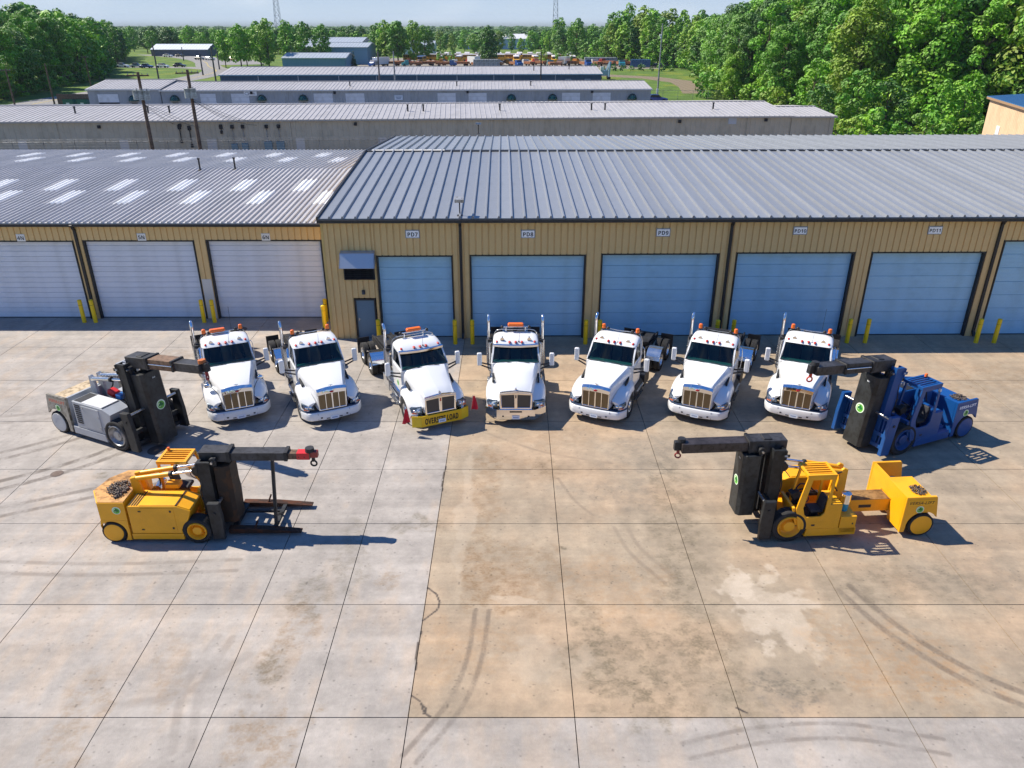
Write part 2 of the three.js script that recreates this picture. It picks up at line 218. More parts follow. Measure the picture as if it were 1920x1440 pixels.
  for (let j = 0; j < H; j++) {
    const z = Z0 + (j + 0.5) / H * (Z1 - Z0), row = []; for (let q = 0; q < B.length; q++) { const e = B[q]; if (Math.abs(z - e[1]) < Math.max(e[2], e[3]) * 1.4 + 1.2) row.push(e); }
    for (let i = 0; i < W; i++) {
      const x = X0 + (i + 0.5) / W * (X1 - X0);
      const a = samp(N1, x / 11, z / 11), b = samp(N2, x / 27 + 0.2, z / 19), c = samp(N3, x / 3.1, z / 3.1), d = samp(N1, x / 2.9 + 0.5, z / 6.7), e = samp(N1, x / 37 + 0.7, z / 2.9);
      const tan = x > -2.37 && z < -12.48, v = 0.9 + 0.16 * (a - 0.5) + 0.1 * (b - 0.5) + 0.09 * (c - 0.5) + 0.14 * (d - 0.5) + 0.17 * (e - 0.5) + 0.1 * (samp(N1, x / 1.7 + 0.31, z / 0.9 + 0.2) - 0.5);
      let r, g, bl;
      if (tan) { const t = st01(0.38, 0.66, b * 0.6 + a * 0.4); r = v * (0.89 + 0.015 * t); g = v * (0.805 - 0.02 * t); bl = v * (0.69 - 0.04 * t); }
      else { const t = st01(0.45, 0.7, b * 0.5 + d * 0.5); r = v * 0.895; g = v * (0.855 - 0.03 * t); bl = v * (0.815 - 0.06 * t); }
      if (row.length) {
        const wx = (samp(N1, x / 5, z / 5) - 0.5) * 2.4, wz = (samp(N1, x / 5 + 0.37, z / 5 + 0.61) - 0.5) * 2.4, fine = st01(0.36, 0.62, samp(N3, x / 2.3 + 0.4, z / 1.9)), mod = Math.min(1, st01(0.34, 0.6, samp(N1, x / 2.1 + 0.1, z / 1.3)) * 0.75 + 0.25) * (0.45 + 0.55 * fine);
        for (let q = 0; q < row.length; q++) { const m = row[q], dx = x - m[0], dz = z - m[1]; if (dx > 6 || dx < -6) continue; const ux = (dx * m[4] + dz * m[5] + wx * Math.min(1, m[2])) / m[2], uz = (-dx * m[5] + dz * m[4] + wz * Math.min(1, m[3])) / m[3], w = ux * ux + uz * uz; if (w > 1.9) continue;
          const col = m[7], k = m[6] * (col === wh ? st01(1.35, 0.8, w) * (0.6 + 0.4 * mod) * 0.72 : st01(1.6, 0.5, w) * mod * 0.6); r += (col[0] - r) * k; g += (col[1] - g) * k; bl += (col[2] - bl) * k; }
      }
      const sp = st01(0.765, 0.82, samp(N3, x / 4.3 + 0.13, z / 4.3)) * 0.22; r -= sp * r; g -= sp * g; bl -= sp * bl;
      let o = ov[j * W + i]; if (o > 0) { o = Math.min(1, o * (o > 0.9 ? 1 : st01(0.25, 0.62, d * 0.6 + c * 0.4) * 0.72)); r += (0.33 - r) * o; g += (0.29 - g) * o; bl += (0.26 - bl) * o; }
      const k = (j * W + i) * 4; buf[k] = Math.max(0, Math.min(255, r * 255 * 0.765)); buf[k + 1] = Math.max(0, Math.min(255, g * 255 * 0.765)); buf[k + 2] = Math.max(0, Math.min(255, bl * 255 * 0.765)); buf[k + 3] = 255;
    }
  }
  const t = new THREE.DataTexture(buf, W, H); t.colorSpace = THREE.SRGBColorSpace; t.magFilter = THREE.LinearFilter; t.minFilter = THREE.LinearMipmapLinearFilter; t.generateMipmaps = true; t.needsUpdate = true;
  const tGrain = tBump.clone(); tGrain.repeat.set((X1 - X0) / 1.3, (Z1 - Z0) / 1.3); tGrain.needsUpdate = true;
  const slabM = mat([1, 1, 1], 0.82, 0, { map: t, bumpMap: tGrain, bumpScale: 0.006 });
  const yard = group('concrete_yard', scene); structure(yard);
  mesh('joint_bed', bx(X0, X1, -0.05, -0.03, Z0, Z1), mat([0.05, 0.045, 0.04], 0.95), yard);
  const xs = []; for (let x = -2.37 - 2.23; x > -9; x -= 2.27) xs.push(x); let x = -9.3; while (x > -41) { xs.push(x); x -= 3.78; } xs.push(-41.8, -2.37); for (x = 1.43; x < 41; x += 3.8) xs.push(x); xs.push(41.8); xs.sort((a, b) => a - b);
  const zs = [-43.8, -38.4, -34.51, -30.68, -26.81, -23.2, -19.94, -16.22, -12.48, -8.75, -5, -2.2];
  for (let i = 0; i + 1 < xs.length; i++) for (let j = 0; j + 1 < zs.length; j++) {
    const g = 0.011, a = xs[i] + g, b = xs[i + 1] - g, c = zs[j] + g, d = zs[j + 1] - g, h = rr(-0.002, 0.002), ge = clean(bx(a, b, -0.03, h, c, d)), p = ge.attributes.position, uv = new Float32Array(p.count * 2);
    for (let k = 0; k < p.count; k++) { uv[k * 2] = (p.getX(k) - X0) / (X1 - X0); uv[k * 2 + 1] = (p.getZ(k) - Z0) / (Z1 - Z0); }
    ge.setAttribute('uv', new THREE.BufferAttribute(uv, 2)); const m = new THREE.Mesh(ge, slabM); m.receiveShadow = true; m.castShadow = true; add(m, 'slab', yard);
  }
  for (const [mx, mz, r] of [[-13.15, -24.55, 0.3], [-11.0, -23.25, 0.55], [-16.0, -22.9, 0.15], [-14.1, -36.9, 0.32]]) { const mh = group('manhole_cover', scene, [mx, 0, mz]); mesh('frame', lathe([[r, 0.002], [r + 0.06, 0.002], [r + 0.06, 0.008], [r, 0.008]], 24, 'y'), mat([0.13, 0.1, 0.085], 0.8, 0.2), mh); mesh('lid', [cy(r - 0.005, r - 0.005, 0.012, 24, 0, 0.006, 0), ...[-2, -1, 0, 1, 2].map((k) => box(r * 1.1, 0.006, 0.03, 0, 0.013, k * r * 0.28))], mat([0.16, 0.12, 0.1], 0.7, 0.5), mh); tag(mh, mx < -15.5 ? 'small brown cover in the concrete left of the octagonal yellow lift' : mx > -12 ? 'large brown round cover behind the yellow lift counterweight' : mz < -30 ? 'round iron cover in the shade before door 6N' : 'dark round cover beside the grey lift front wheel', 'manhole cover'); }
}
// ---------- metal buildings ----------
const BM = {
  tan: mat([0.76, 0.52, 0.225], 0.6, 0, { map: tSoft }), tanDark: mat([0.7, 0.48, 0.17], 0.6, 0, { map: tSoft }), trim: mat([0.018, 0.017, 0.017], 0.55), gutter: mat([0.03, 0.03, 0.032], 0.5, 0.2),
  roofBlue: mat([0.27, 0.285, 0.31], 0.45, 0.15, { map: tSoft, roughnessMap: tRough }), roofGrey: mat([0.52, 0.5, 0.49], 0.5, 0.1, { map: tSoft, roughnessMap: tRough }), roofFar: mat([0.4, 0.39, 0.4], 0.55, 0.1, { map: tSoft }),
  door: [mat([0.4, 0.66, 0.83], 0.4, 0, { map: tSoft }), mat([0.385, 0.645, 0.82], 0.4, 0, { map: tSoft })], doorWhite: [mat([0.8, 0.82, 0.86], 0.45, 0, { map: tSoft }), mat([0.77, 0.79, 0.83], 0.45, 0, { map: tSoft })],
  skylight: mat([0.8, 0.8, 0.79], 0.5), blueDoor: mat([0.13, 0.22, 0.3], 0.5, 0, { map: tSoft }), beige: mat([0.55, 0.5, 0.38], 0.6, 0, { map: tSoft }), greyWall: mat([0.4, 0.42, 0.44], 0.6, 0, { map: tSoft }), navy: mat([0.025, 0.075, 0.13], 0.5),
  peach: mat([0.72, 0.52, 0.33], 0.6, 0, { map: tSoft }), sheet: mat([0.62, 0.6, 0.55], 0.5), blueRoof: mat([0.05, 0.16, 0.32], 0.5), green: phys([0.002, 0.05, 0.03], 0.2, 0, { clearcoat: 0.8 }),
};
const swing = (g, px, pz, a) => { g.rotation.y = a; const c = Math.cos(a), q = Math.sin(a); g.position.set(px - (px * c + pz * q), 0, pz - (-px * q + pz * c)); return g; };   // turn a building about one ground point
const panelCache = {};
function wallPanel(w, h, grooves = Math.max(1, Math.round(w / 0.305))) { // flat sheet with narrow upright grooves, face towards +z
  const k = `${w.toFixed(3)}_${h.toFixed(3)}`; if (panelCache[k]) return panelCache[k];
  const p = [[0, -0.05], [w, -0.05]], s = w / grooves; const f = [];
  for (let i = 0; i < grooves; i++) { const a = i * s; f.push([a, -0.012], [a + 0.026, -0.012], [a + 0.036, 0.032], [a + s - 0.036, 0.032], [a + s - 0.026, -0.012]); }
  f.push([w, -0.012]); return panelCache[k] = ready(plan([...p, ...f.reverse()], 0, h, 0));
}
function wallRun(parent, x0, x1, y0, y1, z, m, ry = 0, name = 'wall_panel') { // panels of about 0.92 m side by side
  const n = Math.max(1, Math.round((x1 - x0) / 0.92)), w = (x1 - x0) / n;
  for (let i = 0; i < n; i++) { const o = mesh(name, wallPanel(w - 0.002, y1 - y0), m, parent); if (ry) { o.rotation.y = ry; o.position.set(z, y0, -(x0 + i * w)); } else o.position.set(x0 + i * w, y0, z); }
}
function rollDoor(parent, x0, x1, h, z, mats, n = 7) { // sectional roll door behind its opening
  const d = group('garage_door', parent, [x0, 0, z]), w = x1 - x0, s = h / n, k = `door${w.toFixed(2)}_${s.toFixed(3)}`;
  if (!panelCache[k]) { const f = [[-0.02, 0.0]]; const q = Math.max(3, Math.round(s / 0.066)), st = s / q; for (let i = 0; i < q; i++) f.push(...(i ? [] : [[-0.02, 0.022]]), [0.018, i * st + 0.008 + (i ? 0 : 0.018)], [0.018, (i + 1) * st - 0.012], [0.009, (i + 1) * st - 0.004]); f.push([0, s - 0.001], [-0.03, s - 0.001], [-0.03, 0]); panelCache[k] = ready(prism(f, 0.01, w - 0.01, 0)); }
  for (let i = 0; i < n; i++) { const o = mesh('door_panel', panelCache[k], mats[i % 2], d); o.position.set(0, 0.02 + i * s, 0); o.rotation.x = rr(-0.004, 0.004); }
  mesh('bottom_seal', bx(0.01, w - 0.01, 0.002, 0.03, -0.02, 0.03), M.black, d); return d;
}
function opening(parent, x0, x1, h, z, w = 0.07) { // dark jambs and head
  mesh('door_frame', [bx(x0 - w, x0, 0, h + w, z - 0.26, z + 0.045), bx(x1, x1 + w, 0, h + w, z - 0.26, z + 0.045), bx(x0, x1, h, h + w, z - 0.26, z + 0.045)], BM.trim, parent);
}
function roofSlope(parent, x0, x1, z0, y0, z1, y1, step, rib, m, name = 'roof_panel', ribs = 1) { // sheets running up the slope, a raised seam on each
  const n = Math.round((x1 - x0) / step), w = (x1 - x0) / n, L = Math.hypot(z1 - z0, y1 - y0), a = Math.atan2(y1 - y0, z0 - z1), s = w / ribs;
  const prof = [[0, -0.05]]; for (let i = 0; i < ribs; i++) { const c = i * s; prof.push([c, 0], [c + s - rib.w - 0.03, 0], [c + s - rib.w, rib.h], [c + s - 0.035, rib.h], [c + s - 0.001, 0.0]); } prof.push([w - 0.001, -0.05]);
  const clean2 = prof.filter((p, i) => !i || p[0] !== prof[i - 1][0] || p[1] !== prof[i - 1][1]);
  const g = ready(ext(shape(clean2), L, 0)); // profile in (x, y), runs along +z
  for (let i = 0; i < n; i++) { const o = mesh(name, g, Array.isArray(m) ? m[Math.floor(rnd() * m.length)] : m, parent); o.position.set(x0 + i * w, y1, z1); o.rotation.x = a; }
}
const roofTones = (m) => [0.94, 1, 1.04].map((k) => { const c = m.clone(); c.color.multiplyScalar(k); return c; });
function signOn(parent, text, x, y, z, w, h, fg = '#10131a', bg = '#ffffff', font = 'normal') {
  const s = group('sign', parent, [x, y, z]); mesh('sign_plate', rb(w, h, 0.02, 0.005, 0, 0, 0), M.white, s); plate('lettering', w * 0.97, h * 0.95, print(192, Math.round(192 * h / w), word(text, fg, bg, 'bold', font === 'normal' ? '#27364a' : null)), s, [0, 0, 0.014]);
}
const downspout = (parent, x, y, z, m = BM.trim, w = 0.13) => mesh('downspout', [bx(x - w / 2, x + w / 2, 0.25, y - 0.25, z, z + 0.1), beam([x, y - 0.3, z + 0.05], [x, y + 0.02, z + 0.28], w, 0.1), beam([x, 0.28, z + 0.05], [x, 0.08, z + 0.22], w, 0.1)], m, parent);

// the large warehouse with the wide blue-painted doors
{
  const b = swing(group('metal_warehouse', scene), -9, -35.65, 0.012), z = -35.65, x0 = -9, x1 = 42, H = 6.02, zr = -49.8, hr = 7.0, zb = -64.0;
  tag(b, 'tan metal warehouse with seamed grey roof and doors marked PD7 to PD11', 'warehouse');
  const doors = [[-6.45, -2.92, 4.2], [-1.97, 3.5, 4.22], [4.37, 9.93, 4.26], [10.87, 16.48, 4.3], [17.42, 22.83, 4.3], [23.7, 29.2, 4.85], [30.1, 35.6, 4.85]];
  const man = [-7.73, -6.73, 2.08]; let x = x0;
  wallRun(b, x0, man[0] - 0.05, 0, H, z, BM.tan); wallRun(b, man[0] - 0.05, man[1] + 0.05, man[2] + 0.06, H, z, BM.tan); x = man[1] + 0.05;
  for (const [a, c, h] of doors) { wallRun(b, x, a - 0.07, 0, H, z, BM.tan); wallRun(b, a - 0.07, c + 0.07, h + 0.07, H, z, BM.tan); x = c + 0.07; opening(b, a, c, h, z); rollDoor(b, a, c, h, z - 0.2, BM.door); }
  wallRun(b, x, x1, 0, H, z, BM.tan);
  mesh('back_wall', [bx(x0, x1, 0, H, zb, zb + 0.1), bx(x1 - 0.1, x1, 0, H, zb + 0.1, z - 0.1)], BM.tan, b);
  mesh('inner_lining', bx(x0 + 0.2, x1 - 0.2, 0, H - 0.1, z - 0.45, z - 0.4), M.dark, b);
  // gable wall on the left
  wallRun(b, -z + 0.05, -zb, 0, H, x0 + 0.05, BM.tan, Math.PI / 2, 'gable_panel');
  mesh('gable_top', front([[z - 0.02, H], [zb, H], [zr, hr - 0.1]].map(([a, c]) => [a, c]), 0, 0.08, 0).rotateY(-Math.PI / 2).translate(x0 + 0.1, 0, 0), BM.tan, b);
  const rt = roofTones(BM.roofBlue);
  roofSlope(b, x0 - 0.06, x1, z + 0.25, 6.1, zr, hr, 0.61, { w: 0.1, h: 0.1 }, rt); 
  { const n = Math.round((x1 - x0) / 0.61), w = (x1 - x0 + 0.06) / n, L = Math.hypot(zb - zr, 0.9); const g = ready(ext(shape([[0.001, -0.05], [0.001, 0], [w - 0.13, 0], [w - 0.1, 0.1], [w - 0.035, 0.1], [w - 0.001, 0], [w - 0.001, -0.05]]), L, 0).translate(0, 0, -L)); for (let i = 0; i < n; i++) { const o = mesh('roof_panel', g, rt[i * 7 % 3], b); o.position.set(x0 - 0.06 + i * w, hr, zr - 0.12); o.rotation.x = -Math.atan2(0.9, zr - zb); } }
  mesh('ridge_cap', [box(x1 - x0, 0.03, 0.34, (x0 + x1) / 2, hr + 0.045, zr - 0.2, 0.06), box(x1 - x0, 0.09, 0.05, (x0 + x1) / 2, hr + 0.02, zr - 0.01)], BM.gutter, b);
  mesh('ridge_patch', box(4.6, 0.02, 0.26, x0 + 2.6, hr + 0.07, zr - 0.2, 0.06), BM.sheet, b);
  mesh('gutter', [bx(x0 - 0.1, x1, 5.9, 6.04, z + 0.18, z + 0.36), bx(x0 - 0.1, x1, 6.0, 6.02, z + 0.03, z + 0.2)], BM.gutter, b);
  mesh('rake_trim', [beam([x0 - 0.08, 6.1, z + 0.25], [x0 - 0.08, hr + 0.03, zr], 0.1, 0.16), beam([x0 - 0.08, hr + 0.03, zr], [x0 - 0.08, 6.1, zb], 0.1, 0.16)], BM.gutter, b);
  for (const dx of [-2.45, 10.42, 23.28]) downspout(b, dx, 6.0, z + 0.03);
  mesh('corner_trim', bx(x0 - 0.03, x0 + 0.09, 0, H, z - 0.02, z + 0.05), BM.tanDark, b);
  const md = group('door', b, [man[0], 0, z]); mesh('door_leaf', bx(0.06, 0.94, 0.02, 2.02, -0.06, -0.01), BM.blueDoor, md); mesh('door_frame', [bx(0, 0.06, 0, 2.08, -0.08, 0.05), bx(0.94, 1.0, 0, 2.08, -0.08, 0.05), bx(0.06, 0.94, 2.02, 2.08, -0.08, 0.05)], M.plastic, md); mesh('handle', [bx(0.12, 0.16, 0.95, 1.1, -0.01, 0.03), rod([0.13, 1.05, 0.04], [0.24, 1.05, 0.04], 0.012)], M.steel, md);
  const wl = group('wall_lamp', b, [-7.25, 2.45, z + 0.04]); mesh('lamp_body', rb(0.16, 0.22, 0.1, 0.03, 0, 0, 0.05), M.plastic, wl); mesh('diffuser', rb(0.12, 0.1, 0.06, 0.02, 0, -0.04, 0.1), M.lens, wl);
  // louvred air intake with its sloping hood
  const lv = group('vent_hood', b, [-7.37, 3.1, z + 0.03]);
  mesh('louver_frame', [bx(-0.74, 0.74, 0, 0.05, 0, 0.12), bx(-0.74, -0.69, 0.05, 0.95, 0, 0.12), bx(0.69, 0.74, 0.05, 0.95, 0, 0.12)], M.dark, lv); mesh('backing', bx(-0.69, 0.69, 0.05, 1.35, 0, 0.02), M.black, lv);
  for (let i = 0; i < 8; i++) mesh('louver_blade', box(1.36, 0.012, 0.1, 0, 0.12 + i * 0.1, 0.07, 0.6), M.frame, lv);
  mesh('hood', [loft([[[-0.8, 1.42, 0.0], [0.8, 1.42, 0.0]], [[-0.8, 1.36, 0.32], [0.8, 1.36, 0.32]], [[-0.84, 0.72, 0.62], [0.84, 0.72, 0.62]], [[-0.84, 0.7, 0.6], [0.84, 0.7, 0.6]]]), ...[-0.8, 0.8].map((s) => prism([[0, 0.9], [0, 1.42], [0.32, 1.36], [0.62, 0.72], [0.5, 0.7]], s - 0.015, s + 0.015, 0))], mat([0.5, 0.52, 0.55], 0.3, 0.5, { side: THREE.DoubleSide }), lv);
  [['PD7', -4.71, 5.31], ['PD8', 0.76, 5.3], ['PD9', 7.18, 5.35], ['PD10', 13.7, 5.42], ['PD11', 20.15, 5.42]].forEach(([t, sx, sy]) => signOn(b, t, sx, sy, z + 0.045, 0.68, 0.4));
  const fl = group('floodlight', scene, [-2.46, 6.12, z - 0.3]); mesh('stem', rod([0, 0, 0], [0, 0.62, 0], 0.03), M.dark, fl); mesh('mounting_plate', box(0.25, 0.02, 0.25, 0, 0.02, 0), M.dark, fl); mesh('lamp_head', rb(0.44, 0.16, 0.4, 0.02, 0, 0.76, 0.05, 0.2), M.galv, fl); mesh('lens', box(0.38, 0.01, 0.32, 0, 0.7, 0.05, 0.2), M.lens, fl); mesh('bracket', beam([0, 0.6, 0], [0, 0.7, 0.02], 0.08, 0.05), M.dark, fl); tag(fl, 'floodlight on a short stem at the roof edge above door PD7', 'floodlight'); const fb = copyThing(fl, 'small floodlight rising behind the warehouse roof'); fb.position.set(-2.7, 6.3, -64.2); fb.rotation.y = Math.PI;
}
// the lower building on the left with roof lights
{
  const b = group('storage_building', scene), z = -38.55, x0 = -62, x1 = -9.12, H = 5.12, zr = -50.6, hr = 5.81, zb = -62.8;
  tag(b, 'tan storage building with ribbed roof, skylights and doors marked 4N to 6N', 'warehouse');
  const doors = [[-28.2, -22.6, 4.18], [-21.98, -16.4, 4.2], [-15.65, -9.85, 4.22], [-34.6, -29.0, 4.18], [-41, -35.4, 4.18]].sort((p, q) => p[0] - q[0]); let x = x0;
  for (const [a, c, h] of doors) { wallRun(b, x, a - 0.07, 0, H, z, BM.tan); wallRun(b, a - 0.07, c + 0.07, h + 0.07, H, z, BM.tan); x = c + 0.07; opening(b, a, c, h, z); rollDoor(b, a, c, h, z - 0.16, BM.doorWhite, 15); }
  wallRun(b, x, x1, 0, H, z, BM.tan);
  mesh('patch_panel', bx(-16.28, -15.77, 0.02, 2.2, z + 0.034, z + 0.05), BM.sheet, b);
  mesh('back_wall', bx(x0, x1, 0, H, zb, zb + 0.1), BM.tan, b); mesh('inner_lining', bx(x0, x1, 0, H - 0.1, z - 0.45, z - 0.4), M.dark, b);
  const rt = roofTones(BM.roofGrey);
  roofSlope(b, x0, x1, z + 0.22, 5.2, zr, hr, 0.915, { w: 0.09, h: 0.085 }, rt, 'roof_panel', 3);
  { const st = b.children.length; roofSlope(b, x0, x1, zr, hr, zb, 5.2, 0.915, { w: 0.09, h: 0.085 }, rt, 'roof_panel', 3); void st; }
  mesh('gutter', [bx(x0, x1, 5.02, 5.15, z + 0.16, z + 0.3)], BM.gutter, b);
  for (const dx of [-22.3, -35.2]) downspout(b, dx, 5.1, z + 0.03);
  const slope = Math.atan2(hr - 5.2, -zr + z + 0.22), cell = (x1 - x0) / Math.round((x1 - x0) / 0.915);
  const sg = (() => { const L = 2.7, s = cell / 3, p = [[0, 0.008]]; for (let i = 0; i < 3; i++) { const c = i * s; p.push([c + s - 0.128, 0.008], [c + s - 0.098, 0.093], [c + s - 0.028, 0.093], [c + s + 0.004, 0.008]); } p.push([cell - 0.01, 0.002], [0.01, 0.002]); return ready(ext(shape(p), L, 0).translate(0, 0, -L / 2)); })();
  const skyAt = (sx, sz) => { const i = Math.round((sx - x0) / cell - 0.5), f = sz > zr, y = f ? 5.2 + (z + 0.22 - sz) * Math.tan(slope) : hr - (zr - sz) * (hr - 5.2) / (zr - zb); const o = mesh('skylight_panel', sg, BM.skylight, b); o.position.set(x0 + i * cell, y + 0.004, sz); o.rotation.x = f ? slope : -Math.atan2(hr - 5.2, zr - zb); };
  for (let k = 0; k < 8; k++) { skyAt(-10.57 - 3.6 * k, -43.3); if (k) skyAt(-8.5 - 3.66 * k, -46.1); skyAt(-12.2 - 3.65 * k, -55.6); skyAt(-10.4 - 3.64 * k, -58.8); }
  for (const [vx, vz] of [[-20, -50.1], [-17.85, -50.4]]) { const v = group('vent_pipe', b, [vx, 5.75, vz]); mesh('pipe', [cy(0.055, 0.055, 0.75, 10, 0, 0.36, 0)], M.black, v); mesh('cap', cy(0.09, 0.07, 0.1, 10, 0, 0.77, 0), M.black, v); mesh('flashing', cy(0.09, 0.17, 0.12, 10, 0, 0.06, 0), M.black, v); }
  [['4N', -25.15, 4.4], ['5N', -18.96, 4.44], ['6N', -12.6, 4.44]].forEach(([t, sx, sy]) => signOn(b, t, sx, sy, z + 0.045, 0.44, 0.38, '#111', '#e8e6df', 'bold'));
}
// bollards beside every door
{
  const proto = group('bollard', scene); mesh('post', [cy(0.105, 0.105, 1.22, 18, 0, 0.61, 0), sph(0.105, 0, 1.22, 0, 1, 0.45, 1, 16)], M.yellowPost, proto); mesh('ring_groove', cy(0.108, 0.108, 0.02, 18, 0, 0.98, 0), mat([0.3, 0.19, 0.01], 0.7), proto);
  const spots = [[-22.65, -37.95, 'left of the pair between doors 4N and 5N'], [-22.05, -37.95, 'right of the pair between doors 4N and 5N'], [-16.3, -37.95, 'left of the pair between doors 5N and 6N'], [-15.75, -37.95, 'right of the pair between doors 5N and 6N'], [-9.85, -38.1, 'tucked in the corner right of door 6N'], [-9.72, -37.1, 'in front at the warehouse corner by door 6N'],
    [-6.55, -35.0, 'between the blue door and door PD7'], [-2.8, -34.95, 'at the right side of door PD7'], [-1.95, -34.95, 'at the left side of door PD8'], [3.62, -34.95, 'at the right side of door PD8'], [4.3, -34.95, 'at the left side of door PD9'], [10.05, -34.95, 'at the right side of door PD9'], [10.85, -34.95, 'at the left side of door PD10'], [16.6, -35.1, 'at the right side of door PD10'], [17.5, -35.1, 'at the left side of door PD11'], [23.0, -35.1, 'at the right side of door PD11'], [23.9, -35.1, 'past the last downspout at the right edge']];
  spots.forEach(([x, z, l], i) => { const o = i ? copyThing(proto) : proto; o.position.set(x, 0, z); o.rotation.y = rr(0, 6); tag(o, 'yellow steel bollard ' + l, 'bollard', 'bollards beside the doors'); });
}
const emblem = print(128, 128, (x, w) => { x.fillStyle = '#d7ead2'; x.beginPath(); x.arc(64, 64, 63, 0, 7); x.fill(); x.fillStyle = '#5fae35'; x.beginPath(); x.arc(64, 68, 50, 0, 7); x.fill(); x.fillStyle = '#dff0c8'; x.beginPath(); x.arc(48, 62, 26, 0, 7); x.fill(); x.fillStyle = '#0f6a2c'; for (const [a, b] of [[64, 48], [46, 66], [82, 66]]) { x.beginPath(); x.arc(a, b, 17, 0, 7); x.fill(); } x.fillRect(60, 66, 8, 32); });
emblem.transparent = false;
function roundPlate(name, r, m, parent, pos, rot) { const o = new THREE.Mesh(new THREE.CircleGeometry(r, 28), m); o.position.set(...pos); o.rotation.set(...rot, 'YXZ'); o.receiveShadow = true; return add(o, name, parent); }
// ---------- wheels ----------
function tyreGeo(R, w, rim) { const h = w / 2, p = [[rim, -h * 0.78], [rim + 0.02, -h * 0.86], [R - 0.09, -h], [R - 0.03, -h * 0.97], [R, -h * 0.82]]; for (let i = 0; i < 4; i++) { const a = -h * 0.82 + (i + 0.5) * h * 1.64 / 4; p.push([R, a - 0.012], [R - 0.016, a - 0.008], [R - 0.016, a + 0.008], [R, a + 0.012]); } p.push([R, h * 0.82], [R - 0.03, h * 0.97], [R - 0.09, h], [rim + 0.02, h * 0.86], [rim, h * 0.78]); return lathe(p, 36); }
const wheelCache = {};
function wheel(parent, R, w, rim, pos, side, rimMat, style) { // side: +1 outer face towards +x
  const k = [R, w, rim, style].join(); const c = wheelCache[k] ??= (() => {
    const h = w / 2, out = {}; out.tyre = ready(tyreGeo(R, w, rim));
    if (style === 'front') { const p = [[rim, h * 0.8], [rim - 0.02, h * 0.86], [rim - 0.035, h * 0.72], [rim - 0.06, h * 0.4], [0.17, h * 0.62], [0.165, h * 0.95], [0.09, h * 1.1], [0, h * 1.12]]; const g = [lathe(p)]; for (let i = 0; i < 10; i++) { const a = i / 10 * 2 * Math.PI; g.push(cy(0.018, 0.018, 0.05, 6, h * 0.66, Math.cos(a) * 0.2, Math.sin(a) * 0.2, 'x')); } out.rim = ready(g); const hh = []; for (let i = 0; i < 10; i++) { const a = (i + 0.5) / 10 * 2 * Math.PI; hh.push(cy(0.03, 0.03, 0.012, 10, h * 0.505, Math.cos(a) * (rim - 0.075), Math.sin(a) * (rim - 0.075), 'x')); } out.hole = ready(hh); }
    else if (style === 'dual') { const p = [[rim, h * 0.8], [rim - 0.02, h * 0.9], [rim - 0.035, h * 0.7], [rim - 0.045, -h * 0.3], [0.19, -h * 0.45], [0.17, h * 0.2], [0.11, h * 0.45], [0, h * 0.47]]; const g = [lathe(p)]; for (let i = 0; i < 10; i++) { const a = i / 10 * 2 * Math.PI; g.push(cy(0.018, 0.018, 0.05, 6, -h * 0.35, Math.cos(a) * 0.225, Math.sin(a) * 0.225, 'x')); } out.rim = ready(g); }
    else if (style === 'lift') out.rim = ready([lathe([[rim, h * 0.8], [rim - 0.015, h * 0.98], [rim - 0.04, h * 0.98], [rim - 0.07, h * 0.2], [rim * 0.5, h * 0.1], [rim * 0.48, h * 0.72], [rim * 0.42, h * 0.8], [0, h * 0.82]]), ...[0, 1, 2, 3, 4, 5, 6, 7].map((i) => cy(0.018, 0.018, 0.05, 6, h * 0.16, Math.cos(i * 0.785) * rim * 0.66, Math.sin(i * 0.785) * rim * 0.66, 'x'))]);
    else out.rim = ready(lathe([[rim, h * 0.7], [rim, h * 1.0], [rim - 0.02, h * 1.03], [rim * 0.5, h * 1.05], [rim * 0.48, h * 1.02], [0, h * 1.02]]));
    return out; })();
  const g = group('wheel', parent, pos, side > 0 ? 0 : Math.PI); mesh('tyre', c.tyre, M.rubber, g); mesh('rim', c.rim, rimMat, g); if (c.hole) mesh('vent_hole', c.hole, M.black, g); return g;
}
// ---------- tractor units ----------
const ring = (w, z0, z1, r, y, bow = 0) => { const p = [], n = 4, cs = [[w - r, z1 - r, 0], [-w + r, z1 - r, 1], [-w + r, z0 + r, 2], [w - r, z0 + r, 3]]; for (const [cx, cz, q] of cs) for (let i = 0; i <= n; i++) { const a = (q + i / n) * Math.PI / 2, x = cx + Math.cos(a) * r, z = cz + Math.sin(a) * r; p.push([x, y, z - (z > (z0 + z1) / 2 ? bow * (x / w) ** 2 : 0)]); } return p.reverse(); };
const TR = { banner: paint([0.8, 0.55, 0.01]), flag: mat([0.55, 0.01, 0.03], 0.8, 0, { side: THREE.DoubleSide }), plateM: print(128, 64, (x, w, h) => { x.fillStyle = '#dfe6ee'; x.fillRect(0, 0, w, h); x.fillStyle = '#c9d6e6'; x.fillRect(0, 0, w, h * 0.2); x.fillStyle = '#2d5f9e'; for (let i = 0; i < 6; i++) x.fillRect(w * (0.16 + i * 0.12), h * 0.38, w * 0.07, h * 0.36); }), refl: mat([0.5, 0.45, 0.4], 0.4, 0.3) };
const over = print(512, 110, (x, w, h) => { x.fillStyle = '#e7b60a'; x.fillRect(0, 0, w, h); x.fillStyle = '#17130c'; x.textAlign = 'center'; x.textBaseline = 'middle'; x.font = `bold ${h * 0.74}px sans-serif`; x.save(); x.translate(w / 2, h * 0.54); x.scale(w * 0.84 / x.measureText('OVERSIZE LOAD').width, 1); x.fillText('OVERSIZE LOAD', 0, 0); x.strokeStyle = '#17130c'; x.lineWidth = 4; x.strokeText('OVERSIZE LOAD', 0, 0); x.restore(); });
